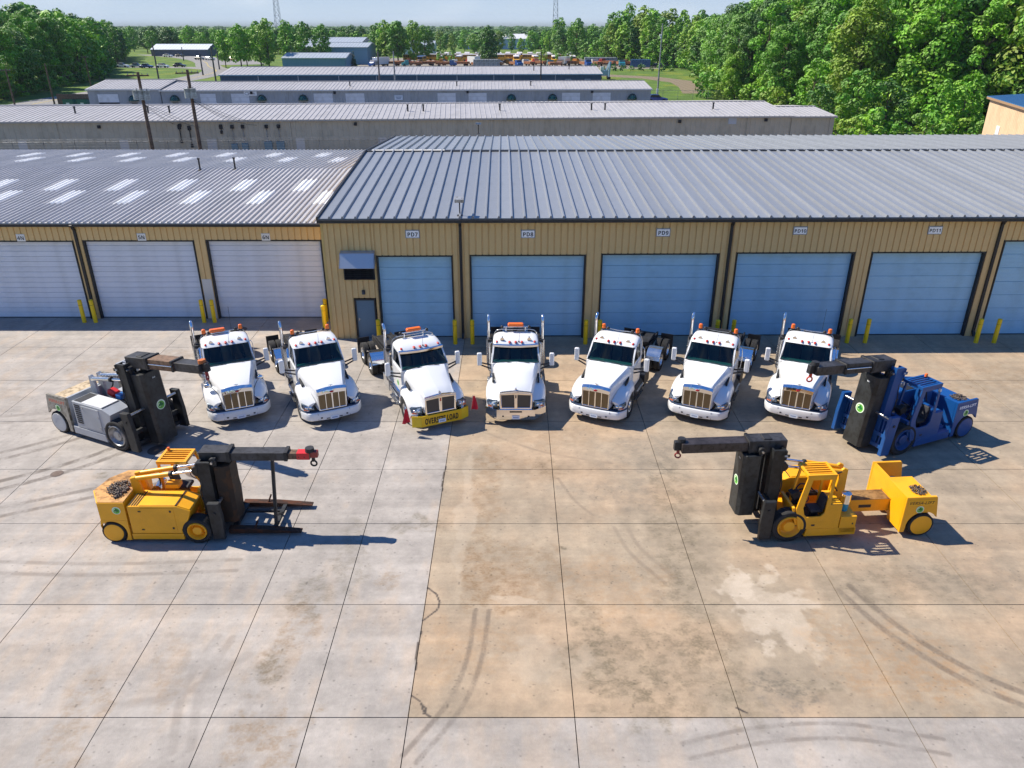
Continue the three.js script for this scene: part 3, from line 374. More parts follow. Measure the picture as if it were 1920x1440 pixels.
function truck(o, label) {
  const K = o.style === 'K', t = group('semi_truck', scene, [o.x, 0, o.z], rad(o.a));
  tag(t, label, 'truck', 'white tractor units parked in a row');
  const S = [-1, 1];
  // hood
  const hs = (K ? [[0.0, 0.6, 1.36, 1.3], [-0.06, 0.63, 1.43, 1.36], [-0.5, 0.7, 1.58, 1.48], [-1.0, 0.8, 1.76, 1.6], [-1.62, 0.93, 1.95, 1.74]] : [[0.02, 0.53, 1.5, 1.38], [-0.06, 0.575, 1.6, 1.46], [-0.3, 0.63, 1.68, 1.52], [-0.7, 0.73, 1.76, 1.58], [-1.2, 0.86, 1.86, 1.66], [-1.62, 0.95, 1.935, 1.73]]).map(([z, w, yt, ys]) => {
    const yb = 0.74 + Math.min(1, -z / 1.62) * 0.3, c = K ? 0.045 : 0.03; return [[-w - 0.015, yb], [-w, ys - 0.12], [-w * 0.985, ys], [-w * 0.93, (ys + yt) / 2 + 0.01], [-w * 0.84, yt - 0.015], [-w * 0.45, yt + c * (K ? 0.5 : 0.75)], [-0.015, yt + c], [0.015, yt + c], [w * 0.45, yt + c * (K ? 0.5 : 0.75)], [w * 0.84, yt - 0.015], [w * 0.93, (ys + yt) / 2 + 0.01], [w * 0.985, ys], [w, ys - 0.12], [w + 0.015, yb]].map(([x, y]) => [x, y, z]); });
  const hood = mesh('hood', loft(hs.slice().reverse(), { cap1: true, crease: 0.55 }), o.hoodM ?? M.white, t); hood.material.side = THREE.DoubleSide;
  if (K) mesh('hood_crease', beam([0, 1.478, -0.08], [0, 1.998, -1.6], 0.02, 0.012), M.white, hood);
  for (const s of S) mesh('hood_vent', prism([[-0.98, 1.36], [-0.98, 1.46], [-1.4, 1.6], [-1.36, 1.4]], s * (0.905) - 0.035, s * 0.905 + 0.035, 0.01), M.dark, hood);
  // fenders around the front wheels
  const zc = -1.06, Rw = 0.5, arch = (z) => { const d = Math.abs(z - zc); return d < 0.62 ? 0.5 + Math.sqrt(0.62 * 0.62 - d * d) * 0.98 : 0.5; };
  for (const s of S) {
    const rings = []; const zs = [-0.1, -0.16, -0.26, -0.4, -0.44, -0.47, -0.52, -0.6, -0.72, -0.88, -1.06, -1.24, -1.4, -1.52, -1.6, -1.65, -1.68, -1.74];
    for (const z of zs) { const u = Math.min(1, Math.max(0, (-0.1 - z) / 0.55)), sw = z < -1.35 ? (z + 1.35) / 0.4 : 0; const ow = 0.98 + 0.2 * Math.sin(u * Math.PI / 2) + sw * 0.1, top = (K ? 0.92 : 0.96) + 0.35 * Math.sin(Math.min(1, (-0.1 - z) / 0.95) * Math.PI / 2) + sw * 0.05, iw = 0.6 + Math.min(1, -z / 1.6) * 0.3, lo = Math.max(arch(z), 0.5);
      const tp = Math.max(top, lo + 0.08); rings.push([[iw, tp + 0.08, z], [iw + (ow - iw) * 0.4, tp + 0.055, z], [iw + (ow - iw) * 0.7, tp + 0.01, z], [iw + (ow - iw) * 0.9, tp - 0.06, z], [ow, Math.max(lo + 0.02, tp - 0.17), z], [ow + 0.005, (Math.max(lo + 0.02, tp - 0.17) + lo) / 2, z], [ow, lo, z], [ow - 0.05, lo + 0.005, z]].map(([x, y, q]) => [x * s, y, q])); }
    const f = mesh('fender', loft(s > 0 ? rings : rings.map((r) => r.slice().reverse()), { cap0: true, crease: 0.8 }), M.white, t); f.material.side = THREE.DoubleSide;
    mesh('wheel_well', bx(s > 0 ? 0.5 : -0.56, s > 0 ? 0.56 : -0.5, 0.5, 1.2, -1.7, -0.3), M.dark, t);
    // headlight
    const hl = group('headlight', t), y0 = 0.74, face = K ? [[0.72, y0 + 0.02], [1.1, y0], [1.14, y0 + 0.18], [1.06, y0 + 0.24], [0.72, y0 + 0.27]] : [[0.7, y0], [1.06, y0 + 0.01], [1.15, y0 + 0.12], [1.13, y0 + 0.25], [0.95, y0 + 0.2], [0.72, y0 + 0.1]];
    const bend = (g) => { const p = g.attributes.position; for (let i = 0; i < p.count; i++) { const x = Math.abs(p.getX(i)); p.setZ(i, p.getZ(i) - Math.max(0, x - 0.78) ** 2 * 1.1 - Math.max(0, p.getY(i) - 0.8) * 0.28); } g.computeVertexNormals(); return g; };
    const fp = face.map(([x, y]) => [x * s, y]); if (s < 0) fp.reverse();
    mesh('housing', bend(clean(front(fp, -0.2, -0.045, 0.01))), mat([0.1, 0.14, 0.18], 0.15, 0.7), hl);
    const inn = fp.map(([x, y]) => [s * 0.93 + (x - s * 0.93) * 0.84, y0 + 0.125 + (y - y0 - 0.125) * 0.78]); mesh('lens', bend(clean(front(inn, -0.046, -0.03, 0.004))), M.lens, hl);
    for (const q of [0.86, 1.0]) mesh('reflector', bend(clean(sph(0.055, s * q, y0 + 0.12, -0.045, 1, 0.9, 0.4))), M.chrome, hl);
    mesh('indicator', bend(clean(box(0.16, 0.03, 0.02, s * 1.02, y0 + 0.035, -0.035))), M.amber, hl);
    wheel(t, Rw, 0.3, 0.29, [s * 1.0, Rw, zc], s, M.alu, 'front');
  }
  // grille
  const gr = group('grille', t);
  if (K) {
    mesh('grille_frame', front([[-0.62, 0.7], [0.62, 0.7], [0.64, 1.36], [0, 1.44], [-0.64, 1.36]], -0.02, 0.06, 0.012, [[[-0.55, 0.77], [-0.06, 0.77], [-0.07, 1.32], [-0.57, 1.3]], [[0.06, 0.77], [0.55, 0.77], [0.57, 1.3], [0.07, 1.32]]]), M.chrome, gr);
    for (const s of S) mesh('grille_screen', front(s > 0 ? [[0.06, 0.77], [0.55, 0.77], [0.57, 1.3], [0.07, 1.32]] : [[-0.55, 0.77], [-0.06, 0.77], [-0.07, 1.32], [-0.57, 1.3]], 0.0, 0.02, 0), M.meshDark, gr);
    mesh('crown', [beam([-0.63, 1.4, 0.02], [0, 1.475, 0.02], 0.1, 0.03), beam([0, 1.475, 0.02], [0.63, 1.4, 0.02], 0.1, 0.03)], M.chrome, gr);
    mesh('badge', rb(0.05, 0.13, 0.02, 0.02, 0, 1.25, 0.065), o.banner ? M.redLamp : M.dark, gr); mesh('hood_ornament', [box(0.09, 0.05, 0.05, 0, 1.52, -0.02), box(0.03, 0.07, 0.1, 0, 1.53, -0.05)], M.chrome, gr);
  } else {
    mesh('grille_frame', [front([[-0.54, 0.7], [0.54, 0.7], [0.57, 1.4], [0.52, 1.48], [-0.52, 1.48], [-0.57, 1.4]], -0.02, 0.05, 0.015, [[[-0.5, 0.75], [0.5, 0.75], [0.52, 1.38], [-0.52, 1.38]]]), ...[-0.255, 0, 0.255].map((x) => bx(x - (x ? 0.014 : 0.024), x + (x ? 0.014 : 0.024), 0.74, 1.39, 0.0, 0.062))], M.chrome, gr);
    [-0.385, -0.135, 0.135, 0.385].forEach((x) => mesh('grille_screen', bx(x - 0.122, x + 0.122, 0.75, 1.385, -0.005, 0.03), M.mesh, gr));
    mesh('crown', loft([[-0.55, -0.45, -0.2, 0, 0.2, 0.45, 0.55].map((x) => [x, 1.37 + (1 - (x / 0.55) ** 2) * 0.03, 0.068]), [-0.57, -0.46, -0.2, 0, 0.2, 0.46, 0.57].map((x) => [x, 1.5 + (1 - (x / 0.57) ** 2) * 0.05, 0.055]), [-0.57, -0.46, -0.2, 0, 0.2, 0.46, 0.57].map((x) => [x, 1.585 + (1 - (x / 0.57) ** 2) * 0.06, -0.04])].reverse()), M.chrome, gr);
    mesh('badge', sph(0.075, 0, 1.46, 0.075, 1.1, 0.52, 0.25, 16), mat([0.42, 0.015, 0.02], 0.3, 0.2), gr); mesh('hood_ornament', [box(0.16, 0.012, 0.03, 0, 1.685, -0.05), box(0.03, 0.05, 0.06, 0, 1.665, -0.05)], M.chrome, gr);
    mesh('side_badge', [box(0.035, 0.05, 0.01, 0.64, 1.02, -0.06), box(0.035, 0.05, 0.01, 0.64, 0.95, -0.06)], mat([0.12, 0.1, 0.22], 0.4), gr);
  }
  // bumper
  const bm = group('bumper', t);
  if (K && !o.banner) { mesh('bumper_bar', loft([-1.18, -1.14, -0.75, 0.75, 1.14, 1.18].map((x) => { const e = Math.abs(x) > 0.8 ? (Math.abs(x) - 0.75) * 0.8 : 0, lo = 0.27 + e * 0.35; return [[x, lo, -0.12 - e], [x, lo, 0.1 - e], [x, 0.44, 0.14 - e], [x, 0.7, 0.11 - e], [x, 0.7, -0.12 - e]]; }), { closed: true, cap0: true, cap1: true, crease: 0.3 }), M.chrome, bm); mesh('bumper_slot', box(0.48, 0.06, 0.02, 0, 0.62, 0.115), M.black, bm); }
  else if (o.banner) { mesh('bumper_bar', loft([-1.18, -1.1, -0.75, 0.75, 1.1, 1.18].map((x) => { const e = Math.abs(x) > 0.8 ? (Math.abs(x) - 0.75) * 0.5 : 0; return [[x, 0.3, -0.12 - e], [x, 0.3, 0.08 - e], [x, 0.68, 0.08 - e], [x, 0.68, -0.12 - e]]; }), { closed: true, cap0: true, cap1: true, crease: 0.3 }), M.chrome, bm); }
  else { const xs = []; for (let i = 0; i <= 24; i++) xs.push(-1.19 + 2.38 * i / 24); mesh('bumper_bar', loft(xs.map((x) => { const q = Math.abs(x) / 1.19, e = 0.1 * q * q + 0.36 * Math.max(0, (q - 0.72) / 0.28) ** 2.2, lo = 0.29 + 0.05 * q * q; return [[x, lo, -0.1 - e * 0.6], [x, lo, 0.08 - e], [x, lo + 0.04, 0.13 - e], [x, 0.52, 0.15 - e], [x, 0.63, 0.11 - e], [x, 0.67, 0.06 - e], [x, 0.67, -0.1 - e * 0.6]]; }), { closed: true, cap0: true, cap1: true, crease: 0.5 }), M.white, bm);
    mesh('bumper_seam', loft(xs.map((x) => { const q = Math.abs(x) / 1.19, e = 0.1 * q * q + 0.36 * Math.max(0, (q - 0.72) / 0.28) ** 2.2; return [[x, 0.665, 0.075 - e], [x, 0.7, 0.05 - e], [x, 0.7, -0.1 - e]]; })), mat([0.03, 0.05, 0.09], 0.4, 0, { side: THREE.DoubleSide }), bm);
    for (const s of S) { mesh('joint', box(0.008, 0.34, 0.02, s * 0.62, 0.47, 0.1), M.black, bm); mesh('fog_lamp', rb(0.24, 0.08, 0.04, 0.02, s * 0.92, 0.5, 0.005, 0, s * 0.42), M.lens, bm); } }
  for (const s of S) { if (!o.banner) mesh('tow_hole', box(0.07, 0.05, 0.02, s * 0.5, 0.44, 0.142), M.black, bm); if (!o.banner && !K) mesh('plate_bracket', box(0.12, 0.03, 0.02, s * 0.25, 0.38, 0.142), M.black, bm); }
  plate('licence_plate', 0.3, 0.15, TR.plateM, bm, [0, o.banner ? 0.4 : 0.4, o.banner ? 0.16 : 0.165], [-0.1, 0, 0]);
  if (o.banner) { const bn = group('banner', t); const xs = [-1.16, -0.8, 0, 0.8, 1.16]; mesh('banner_sheet', loft(xs.map((x) => { const e = Math.max(0, Math.abs(x) - 0.8) * 0.4; return [[x, 0.24, 0.1 - e], [x, 0.24, 0.12 - e], [x, 0.7, 0.12 - e], [x, 0.7, 0.1 - e]]; }), { closed: true, cap0: true, cap1: true, crease: 0.3 }), TR.banner, bn); plate('lettering', 1.64, 0.45, over, bn, [0, 0.47, 0.126]);
    for (const s of S) { const fg = group('flag', t, [s * 1.24, 0, 0.02]); mesh('flag_staff', rod([0, 0.5, 0], [s * 0.12, 1.15, 0], 0.012, 6), M.steel, fg); const rg = []; for (let i = 0; i < 9; i++) { const v = i / 8, r = []; for (let j = 0; j < 7; j++) { const u = j / 6; r.push([s * (0.12 - v * 0.05) + s * (u - 0.2) * (0.08 + v * 0.24), 1.12 - v * 0.6, Math.sin(u * 7 + v * 3) * 0.06 * v + 0.02]); } rg.push(r); } mesh('cloth', loft(rg), TR.flag, fg); } }
  // cab
  const cab = group('cab', t);
  mesh('cab_body', loft([ring(0.93, -3.08, -1.68, 0.1, 0.62), ring(0.975, -3.1, -1.64, 0.12, 0.95, 0.03), ring(0.99, -3.1, -1.6, 0.12, 1.5, 0.05), ring(0.98, -3.1, -1.58, 0.12, 1.9, 0.07), ring(0.955, -3.08, -1.66, 0.12, 1.955, 0.08)], { closed: true, cap0: true, crease: 0.6 }), M.white, cab);
  const yo = K ? 0.04 : 0.09; mesh('roof', loft([ring(0.905, -3.1, -2.14, 0.12, 2.4 + yo, 0.12), ring(0.93, -3.12, -2.05, 0.14, 2.46 + yo, 0.12), ring(0.925, -3.12, -2.12, 0.16, 2.54 + yo * 0.8, 0.12), ring(0.885, -3.1, -2.3, 0.2, 2.64 + yo * 0.6, 0.12), ring(0.8, -3.05, -2.54, 0.2, 2.715 + yo * 0.4, 0.08), ring(0.6, -2.98, -2.74, 0.12, 2.745 + yo * 0.4, 0.04)], { closed: true, cap0: true, cap1: true, crease: 0.6 }), M.white, cab);
  mesh('back_panel', [bx(-0.92, 0.92, 1.93, 2.42 + yo, -3.1, -3.05)], M.white, cab); mesh('floor', bx(-0.9, 0.9, 1.3, 1.34, -3.04, -1.75), M.dark, cab);
  for (const s of S) {
    mesh('pillar', beam([s * 0.945, 1.93, -1.72], [s * 0.895, 2.44 + yo, -2.25], 0.06, 0.06), M.white, cab); mesh('pillar', beam([s * 0.955, 1.93, -2.97], [s * 0.9, 2.44 + yo, -2.99], 0.05, 0.22), M.white, cab);
    mesh('side_window', loft([[[s * 0.965, 1.95, -1.82], [s * 0.965, 1.95, -2.87]], [[s * 0.905, 2.43 + yo, -2.27], [s * 0.905, 2.43 + yo, -2.9]]]), M.glass, cab);
    const d = mesh('door', [prism([[-1.72, 0.82], [-1.72, 1.86], [-2.84, 1.86], [-2.84, 0.82]], s * 0.985 - 0.012, s * 0.985 + 0.012, 0.005)], M.white, cab); mesh('handle', rb(0.03, 0.04, 0.16, 0.01, s * 1.005, 1.42, -2.7), M.chrome, d);
    if (o.logo) roundPlate('emblem', 0.15, emblem, d, [s * 1.0, 1.2, -2.25], [0, s * Math.PI / 2, 0]);
    // mirror
    const mi = group('mirror', t), mx = s * 1.47, mz = -1.92; mesh('mirror_shell', rb(0.2, 0.56, 0.14, 0.05, mx, 1.98, mz, 0, -s * 0.12), M.white, mi); mesh('mirror_glass', rb(0.16, 0.48, 0.01, 0.004, mx, 1.98, mz - 0.075, 0, -s * 0.12), M.chrome, mi); mesh('mirror_arm', [beam([s * 0.95, 1.6, -1.78], [mx, 1.74, mz], 0.045, 0.045), beam([s * 0.95, 1.76, -1.8], [mx, 1.84, mz], 0.045, 0.045), box(0.03, 0.2, 0.12, s * 0.96, 1.68, -1.8)], M.black, mi);
  }
  const wsr = []; for (let i = 0; i <= 6; i++) { const v = i / 6, r = []; for (let j = 0; j <= 12; j++) { const u = j / 6 - 1; r.push([u * (0.935 - v * 0.055), 1.945 + v * (0.5 + yo), -1.58 - v * 0.53 - (0.11 + 0.03 * v) * u * u]); } wsr.push(r); }
  mesh('windshield', loft(wsr), M.glass, cab);
  mesh('windshield_gasket', [...[0, 6].map((i) => tube(wsr[i], 0.014, 16, 5)), ...[0, 12].map((j) => tube(wsr.map((r) => r[j]), 0.014, 8, 5))], M.black, cab);
  for (const s of S) mesh('wiper', [rod([s * 0.35 + 0.2, 1.97, -1.585], [s * 0.35 - 0.25, 2.02, -1.63], 0.008, 5), rod([s * 0.35 + 0.2, 1.97, -1.585], [s * 0.35, 1.99, -1.6], 0.012, 5)], M.black, cab);
  const itr = group('interior', t); mesh('dashboard', rbx(-0.9, 0.9, 1.7, 1.95, -2.0, -1.72, 0.06), M.dash, itr); mesh('steering_wheel', T(new THREE.TorusGeometry(0.2, 0.018, 6, 20), 0.45, 1.93, -2.15, -0.9), M.black, itr);
  for (const s of S) mesh('seat', [rb(0.5, 0.14, 0.5, 0.05, s * 0.45, 1.55, -2.5), rb(0.5, 0.75, 0.14, 0.05, s * 0.45, 1.9, -2.78, -0.15), rb(0.26, 0.16, 0.1, 0.04, s * 0.45, 2.3, -2.84)], M.seat, itr);
  if (K) mesh('visor', loft([-0.92, -0.6, -0.2, 0.2, 0.6, 0.92].map((x) => { const e = 0.13 * (x / 0.92) ** 2; return [[x, 2.57, -2.04 - e], [x, 2.54, -1.98 - e], [x, 2.46, -1.97 - e], [x, 2.5, -2.04 - e]]; }), { crease: 0.4 }), M.chrome, cab);
  // roof fittings
  [-0.77, -0.25, 0, 0.25, 0.77].forEach((x) => mesh('marker_lamp', sph(0.062, x, 2.575 + yo * 0.75 - Math.abs(x) * 0.02, -2.22 - (x * x) * 0.12, 0.9, 0.8, 1.5, 10), M.redLamp, cab));
  for (const s of S) if (!o.nohorn) mesh('air_horn', [rod([s * 0.55, 2.72, -2.78], [s * 0.55, 2.69, -2.42], 0.022, 8, 0.03), cy(0.085, 0.035, 0.12, 14, s * 0.55, 2.68, -2.36, 'z'), box(0.04, 0.08, 0.04, s * 0.55, 2.67, -2.66)], M.chrome, cab);
  const an = (x, z, h) => mesh('aerial', [rod([x, 2.6, z], [x + 0.03, 2.6 + h, z - 0.1], 0.006, 5), cy(0.025, 0.03, 0.05, 8, x, 2.62, z)], M.black, cab); an(0.13, -2.25, 0.35); if (o.whip) an(o.whip, -3.1, 1.2);
  mesh('roof_rail', tube([[-0.92, 1.9, -3.2], [-0.9, 2.55, -3.18], [-0.78, 2.76, -3.14], [0, 2.8, -3.12], [0.78, 2.76, -3.14], [0.9, 2.55, -3.18], [0.92, 1.9, -3.2]], 0.022, 40, 6), M.steel, t);
  if (o.beacons) for (const s of S) { const be = group('beacon', t, [s * 0.72, 2.78, -3.1]); mesh('beacon_base', [cy(0.07, 0.08, 0.06, 12, 0, 0.03, 0), rod([0, -0.1, 0], [0, 0.02, 0], 0.02)], M.black, be); mesh('beacon_lens', [cy(0.075, 0.085, 0.15, 16, 0, 0.135, 0), sph(0.075, 0, 0.21, 0, 1, 0.4, 1)], M.amber, be); const wk = group('work_lamp', t, [s * 0.52, 2.84, -3.05]); mesh('lamp_body', sph(0.07, 0, 0.02, 0, 1, 1, 0.8), M.black, wk); }
  if (o.bar) { const lb = group('light_bar', t, [o.bar[0], 2.72, -3.0]), w = o.bar[1]; mesh('bar_rack', K ? [rod([-0.5, 0.25, 0], [0.5, 0.25, 0], 0.03), rod([-0.4, 0, 0], [-0.4, 0.25, 0], 0.03), rod([0.4, 0, 0], [0.4, 0.25, 0], 0.03)] : [box(0.3, 0.02, 0.14, 0.3, 0.08, 0), box(0.5, 0.03, 0.1, 0, 0.12, 0)], M.alu, lb); mesh('bar_lens', rb(w, 0.14, 0.22, 0.06, 0, K ? 0.35 : 0.22, 0), M.amber, lb); if (K) for (const s of S) mesh('work_lamp', sph(0.075, s * 0.56, 0.24, 0, 0.9, 1, 0.9), M.black, lb); }
  if (o.bumpBar) mesh('light_rack', [bx(-0.55, 0.55, 2.83, 2.9, -3.16, -3.08), bx(-0.5, -0.46, 2.7, 2.83, -3.14, -3.1), bx(0.46, 0.5, 2.7, 2.83, -3.14, -3.1)], M.black, t);
  // exhaust stacks
  for (const s of o.stacks ?? [-1]) { const ex = group('exhaust', t); mesh('stack', [cy(0.062, 0.062, 1.5, 14, s * 1.13, 2.25, -3.3), tube([[s * 1.13, 2.95, -3.3], [s * 1.13, 3.12, -3.3], [s * 1.13, 3.24, -3.36], [s * 1.13, 3.3, -3.46]], 0.066, 12, 12)], M.chrome, ex); mesh('heat_shield', lathe([[0.1, -0.55], [0.105, -0.53], [0.105, 0.53], [0.1, 0.55]], 16, 'y').translate(s * 1.13, 1.75, -3.3), M.steel, ex); mesh('lower_pipe', [tube([[s * 1.13, 1.2, -3.3], [s * 1.12, 0.95, -3.25], [s * 0.9, 0.8, -3.2]], 0.07, 12, 10)], M.steel, ex); mesh('stack_bracket', [beam([s * 0.9, 2.35, -3.2], [s * 1.13, 2.35, -3.3], 0.05, 0.05), box(0.16, 0.12, 0.1, s * 1.08, 2.3, -3.12)], M.black, ex); }
  for (const s of S) mesh('grab_rail', tube([[s * 1.02, 1.25, -3.02], [s * 1.07, 1.3, -3.02], [s * 1.07, 2.2, -3.02], [s * 1.0, 2.28, -3.04]], 0.016, 16, 6), M.chrome, t);
  // chassis
  const ch = group('chassis', t); const ze = -8.3;
  for (const s of S) mesh('frame_rail', bx(Math.min(s * 0.47, s * 0.4), Math.max(s * 0.47, s * 0.4), 0.72, 0.98, ze, -0.4), M.frame, ch); for (const z of [-1.2, -3.6, -4.6, -5.7, -6.9, -8.2]) mesh('cross_member', bx(-0.4, 0.4, 0.76, 0.92, z - 0.06, z + 0.06), M.frame, ch);
  mesh('deck_plate', bx(-0.6, 0.6, 0.985, 1.0, -4.4, -3.2), M.alu, ch); mesh('engine_block', rbx(-0.38, 0.38, 0.5, 1.25, -1.6, -0.35, 0.05), M.dark, ch);
  mesh('fifth_wheel', [prism([[-6.3, 1.06], [-6.3, 1.12], [-7.3, 1.2], [-7.75, 1.06], [-7.75, 1.02], [-7.2, 1.02]], -0.46, -0.1, 0.01), prism([[-6.3, 1.06], [-6.3, 1.12], [-7.3, 1.2], [-7.75, 1.06], [-7.75, 1.02], [-7.2, 1.02]], 0.1, 0.46, 0.01), bx(-0.46, 0.46, 1.04, 1.18, -6.9, -6.3)], M.frame, ch);
  mesh('air_lines', [tube([[-0.2, 1.9, -3.2], [-0.25, 1.5, -3.6], [-0.1, 1.25, -4.3], [0, 1.1, -4.8]], 0.02, 20, 6), tube([[0.1, 1.9, -3.2], [0.15, 1.45, -3.7], [0.25, 1.2, -4.4], [0.2, 1.1, -4.8]], 0.02, 20, 6)], M.black, ch);
  for (const s of S) {
    mesh('fuel_tank', [lathe([[0, -0.62], [0.25, -0.62], [0.31, -0.58], [0.31, 0.58], [0.25, 0.62], [0, 0.62]], 24, 'z').translate(s * 0.84, 0.64, -2.42), ...[-0.35, 0.35].map((k) => lathe([[0.315, k - 0.03], [0.32, k], [0.315, k + 0.03]], 20, 'z').translate(s * 0.84, 0.64, -2.42))], o.steps ? M.frame : M.chrome, ch);
    mesh('step', [bx(s > 0 ? 0.98 : -1.19, s > 0 ? 1.19 : -0.98, 0.36, 0.39, -2.95, -1.9), bx(s > 0 ? 0.98 : -1.19, s > 0 ? 1.19 : -0.98, 0.72, 0.75, -2.9, -1.95), ...[-2.9, -1.95].map((z) => bx(s * 1.1 - 0.02, s * 1.1 + 0.02, 0.36, 0.74, z - 0.01, z + 0.02))], M.alu, ch);
    mesh('tool_box', rbx(s > 0 ? 0.5 : -1.12, s > 0 ? 1.12 : -0.5, 0.38, 0.92, -4.1, -3.25, 0.03), s > 0 ? M.frame : M.alu, ch);
    mesh('air_tank', lathe([[0, -0.4], [0.1, -0.4], [0.13, -0.36], [0.13, 0.36], [0.1, 0.4], [0, 0.4]], 14, 'z').translate(s * 0.62, 0.62, -4.7), M.black, ch);
    mesh('mud_flap', bx(s > 0 ? 0.62 : -1.2, s > 0 ? 1.2 : -0.62, 0.2, 0.95, -8.28, -8.25), M.black, ch);
    for (const z of [-6.1, -7.42]) { wheel(t, 0.5, 0.27, 0.29, [s * 1.06, 0.5, z], s, M.alu, 'dual'); wheel(t, 0.5, 0.27, 0.29, [s * 0.74, 0.5, z], s, M.frame, 'dual'); }
    if (o.quarter !== false) { const a0 = 0.25, a1 = 2.2, rg = []; for (let i = 0; i <= 14; i++) { const a = a0 + (a1 - a0) * i / 14, y = 0.5 + Math.sin(a) * 0.6, z = -6.1 + Math.cos(a) * 0.6; rg.push([[s * 0.58, y, z], [s * 1.2, y, z], [s * 1.21, y - 0.03, z + 0.005]]); } const q = mesh('quarter_fender', loft(s > 0 ? rg : rg.map((r) => r.slice().reverse())), o.qMat ?? M.chrome, t); q.material.side = THREE.DoubleSide; }
  }
  mesh('axle', [cy(0.09, 0.09, 1.9, 12, 0, 0.5, -6.1, 'x'), cy(0.09, 0.09, 1.9, 12, 0, 0.5, -7.42, 'x'), sph(0.24, 0, 0.52, -6.1), sph(0.24, 0, 0.52, -7.42), cy(0.06, 0.06, 1.9, 10, 0, 0.5, -1.06, 'x')], M.frame, ch);
  if (o.fendMirrors) for (const s of S) { const fm = group('fender_mirror', t); mesh('mirror_bowl', sph(0.12, s * 1.0, 1.52, -0.75, 1, 0.85, 0.6, 16), M.chrome, fm); mesh('mirror_stalk', tube([[s * 0.68, 1.3, -0.35], [s * 0.8, 1.42, -0.55], [s * 0.92, 1.48, -0.7], [s * 1.0, 1.5, -0.75]], 0.014, 12, 6), M.black, fm); }
  return t;
}
truck({ style: 'P', x: -10.66, z: -26.62, a: 25, beacons: 1, bar: [-0.2, 0.62], fendMirrors: 1, whip: 0.35 }, 'white semi tractor at the left end with round mirrors on its fenders');
truck({ style: 'P', x: -7.0, z: -26.6, a: 25.5, beacons: 1, steps: 1 }, 'white semi tractor with brown tinted chrome grille, second from the left of the row');
truck({ style: 'K', x: -2.77, z: -26.3, a: 24.5, banner: 1, bar: [0, 0.62], nohorn: 1, logo: 1 }, 'white semi tractor wearing a yellow oversize load banner and red flags');
truck({ style: 'K', x: 0.15, z: -26.55, a: 0, bar: [0, 0.66], stacks: [-1, 1], quarter: false }, 'white semi tractor facing straight ahead with chrome bumper and twin stacks');
truck({ style: 'P', x: 3.26, z: -26.68, a: -23.6, beacons: 1, steps: 1, qMat: M.alu }, 'white semi tractor with amber beacons just right of the twin stack truck');
truck({ style: 'P', x: 7.22, z: -26.68, a: -25, beacons: 1, bumpBar: 1, steps: 1 }, 'white semi tractor with a black rack across its roof, second from right');
truck({ style: 'P', x: 11.1, z: -26.65, a: -24.4, beacons: 1, steps: 1, whip: 0.4 }, 'white semi tractor at the right end beside the blue lift');
// ---------- heavy counterweight lifts with booms ----------
const words = (s, fg, font = 'italic bold') => print(256, 64, (x, w, h) => { x.fillStyle = fg[1]; x.fillRect(0, 0, w, h); x.fillStyle = fg[0]; x.textAlign = 'center'; x.textBaseline = 'middle'; x.font = `${font} ${h * 0.66}px sans-serif`; x.save(); x.translate(w / 2, h / 2); const mw = x.measureText(s).width; x.scale(Math.min(1.2, w * 0.93 / mw), 1.15); x.fillText(s, 0, 3); x.restore(); });
function chainPile(parent, name, x, y, z, rx, rz, n) { // a heap of loose chain: interlocked small rings
  const g = []; for (let i = 0; i < n; i++) { const a = rr(0, 6.28), q = Math.sqrt(rnd()); const t = new THREE.TorusGeometry(0.045, 0.012, 5, 10).scale(1, 0.7, 1); g.push(T(t, x + Math.cos(a) * q * rx, y + 0.03 + rnd() * 0.1 * (1 - q), z + Math.sin(a) * q * rz, rr(0, 3), rr(0, 3), rr(0, 3))); }
  const m = mesh(name, g, mat([0.16, 0.13, 0.11], 0.5, 0.6), parent); m.userData.kind = 'stuff'; return m;
}
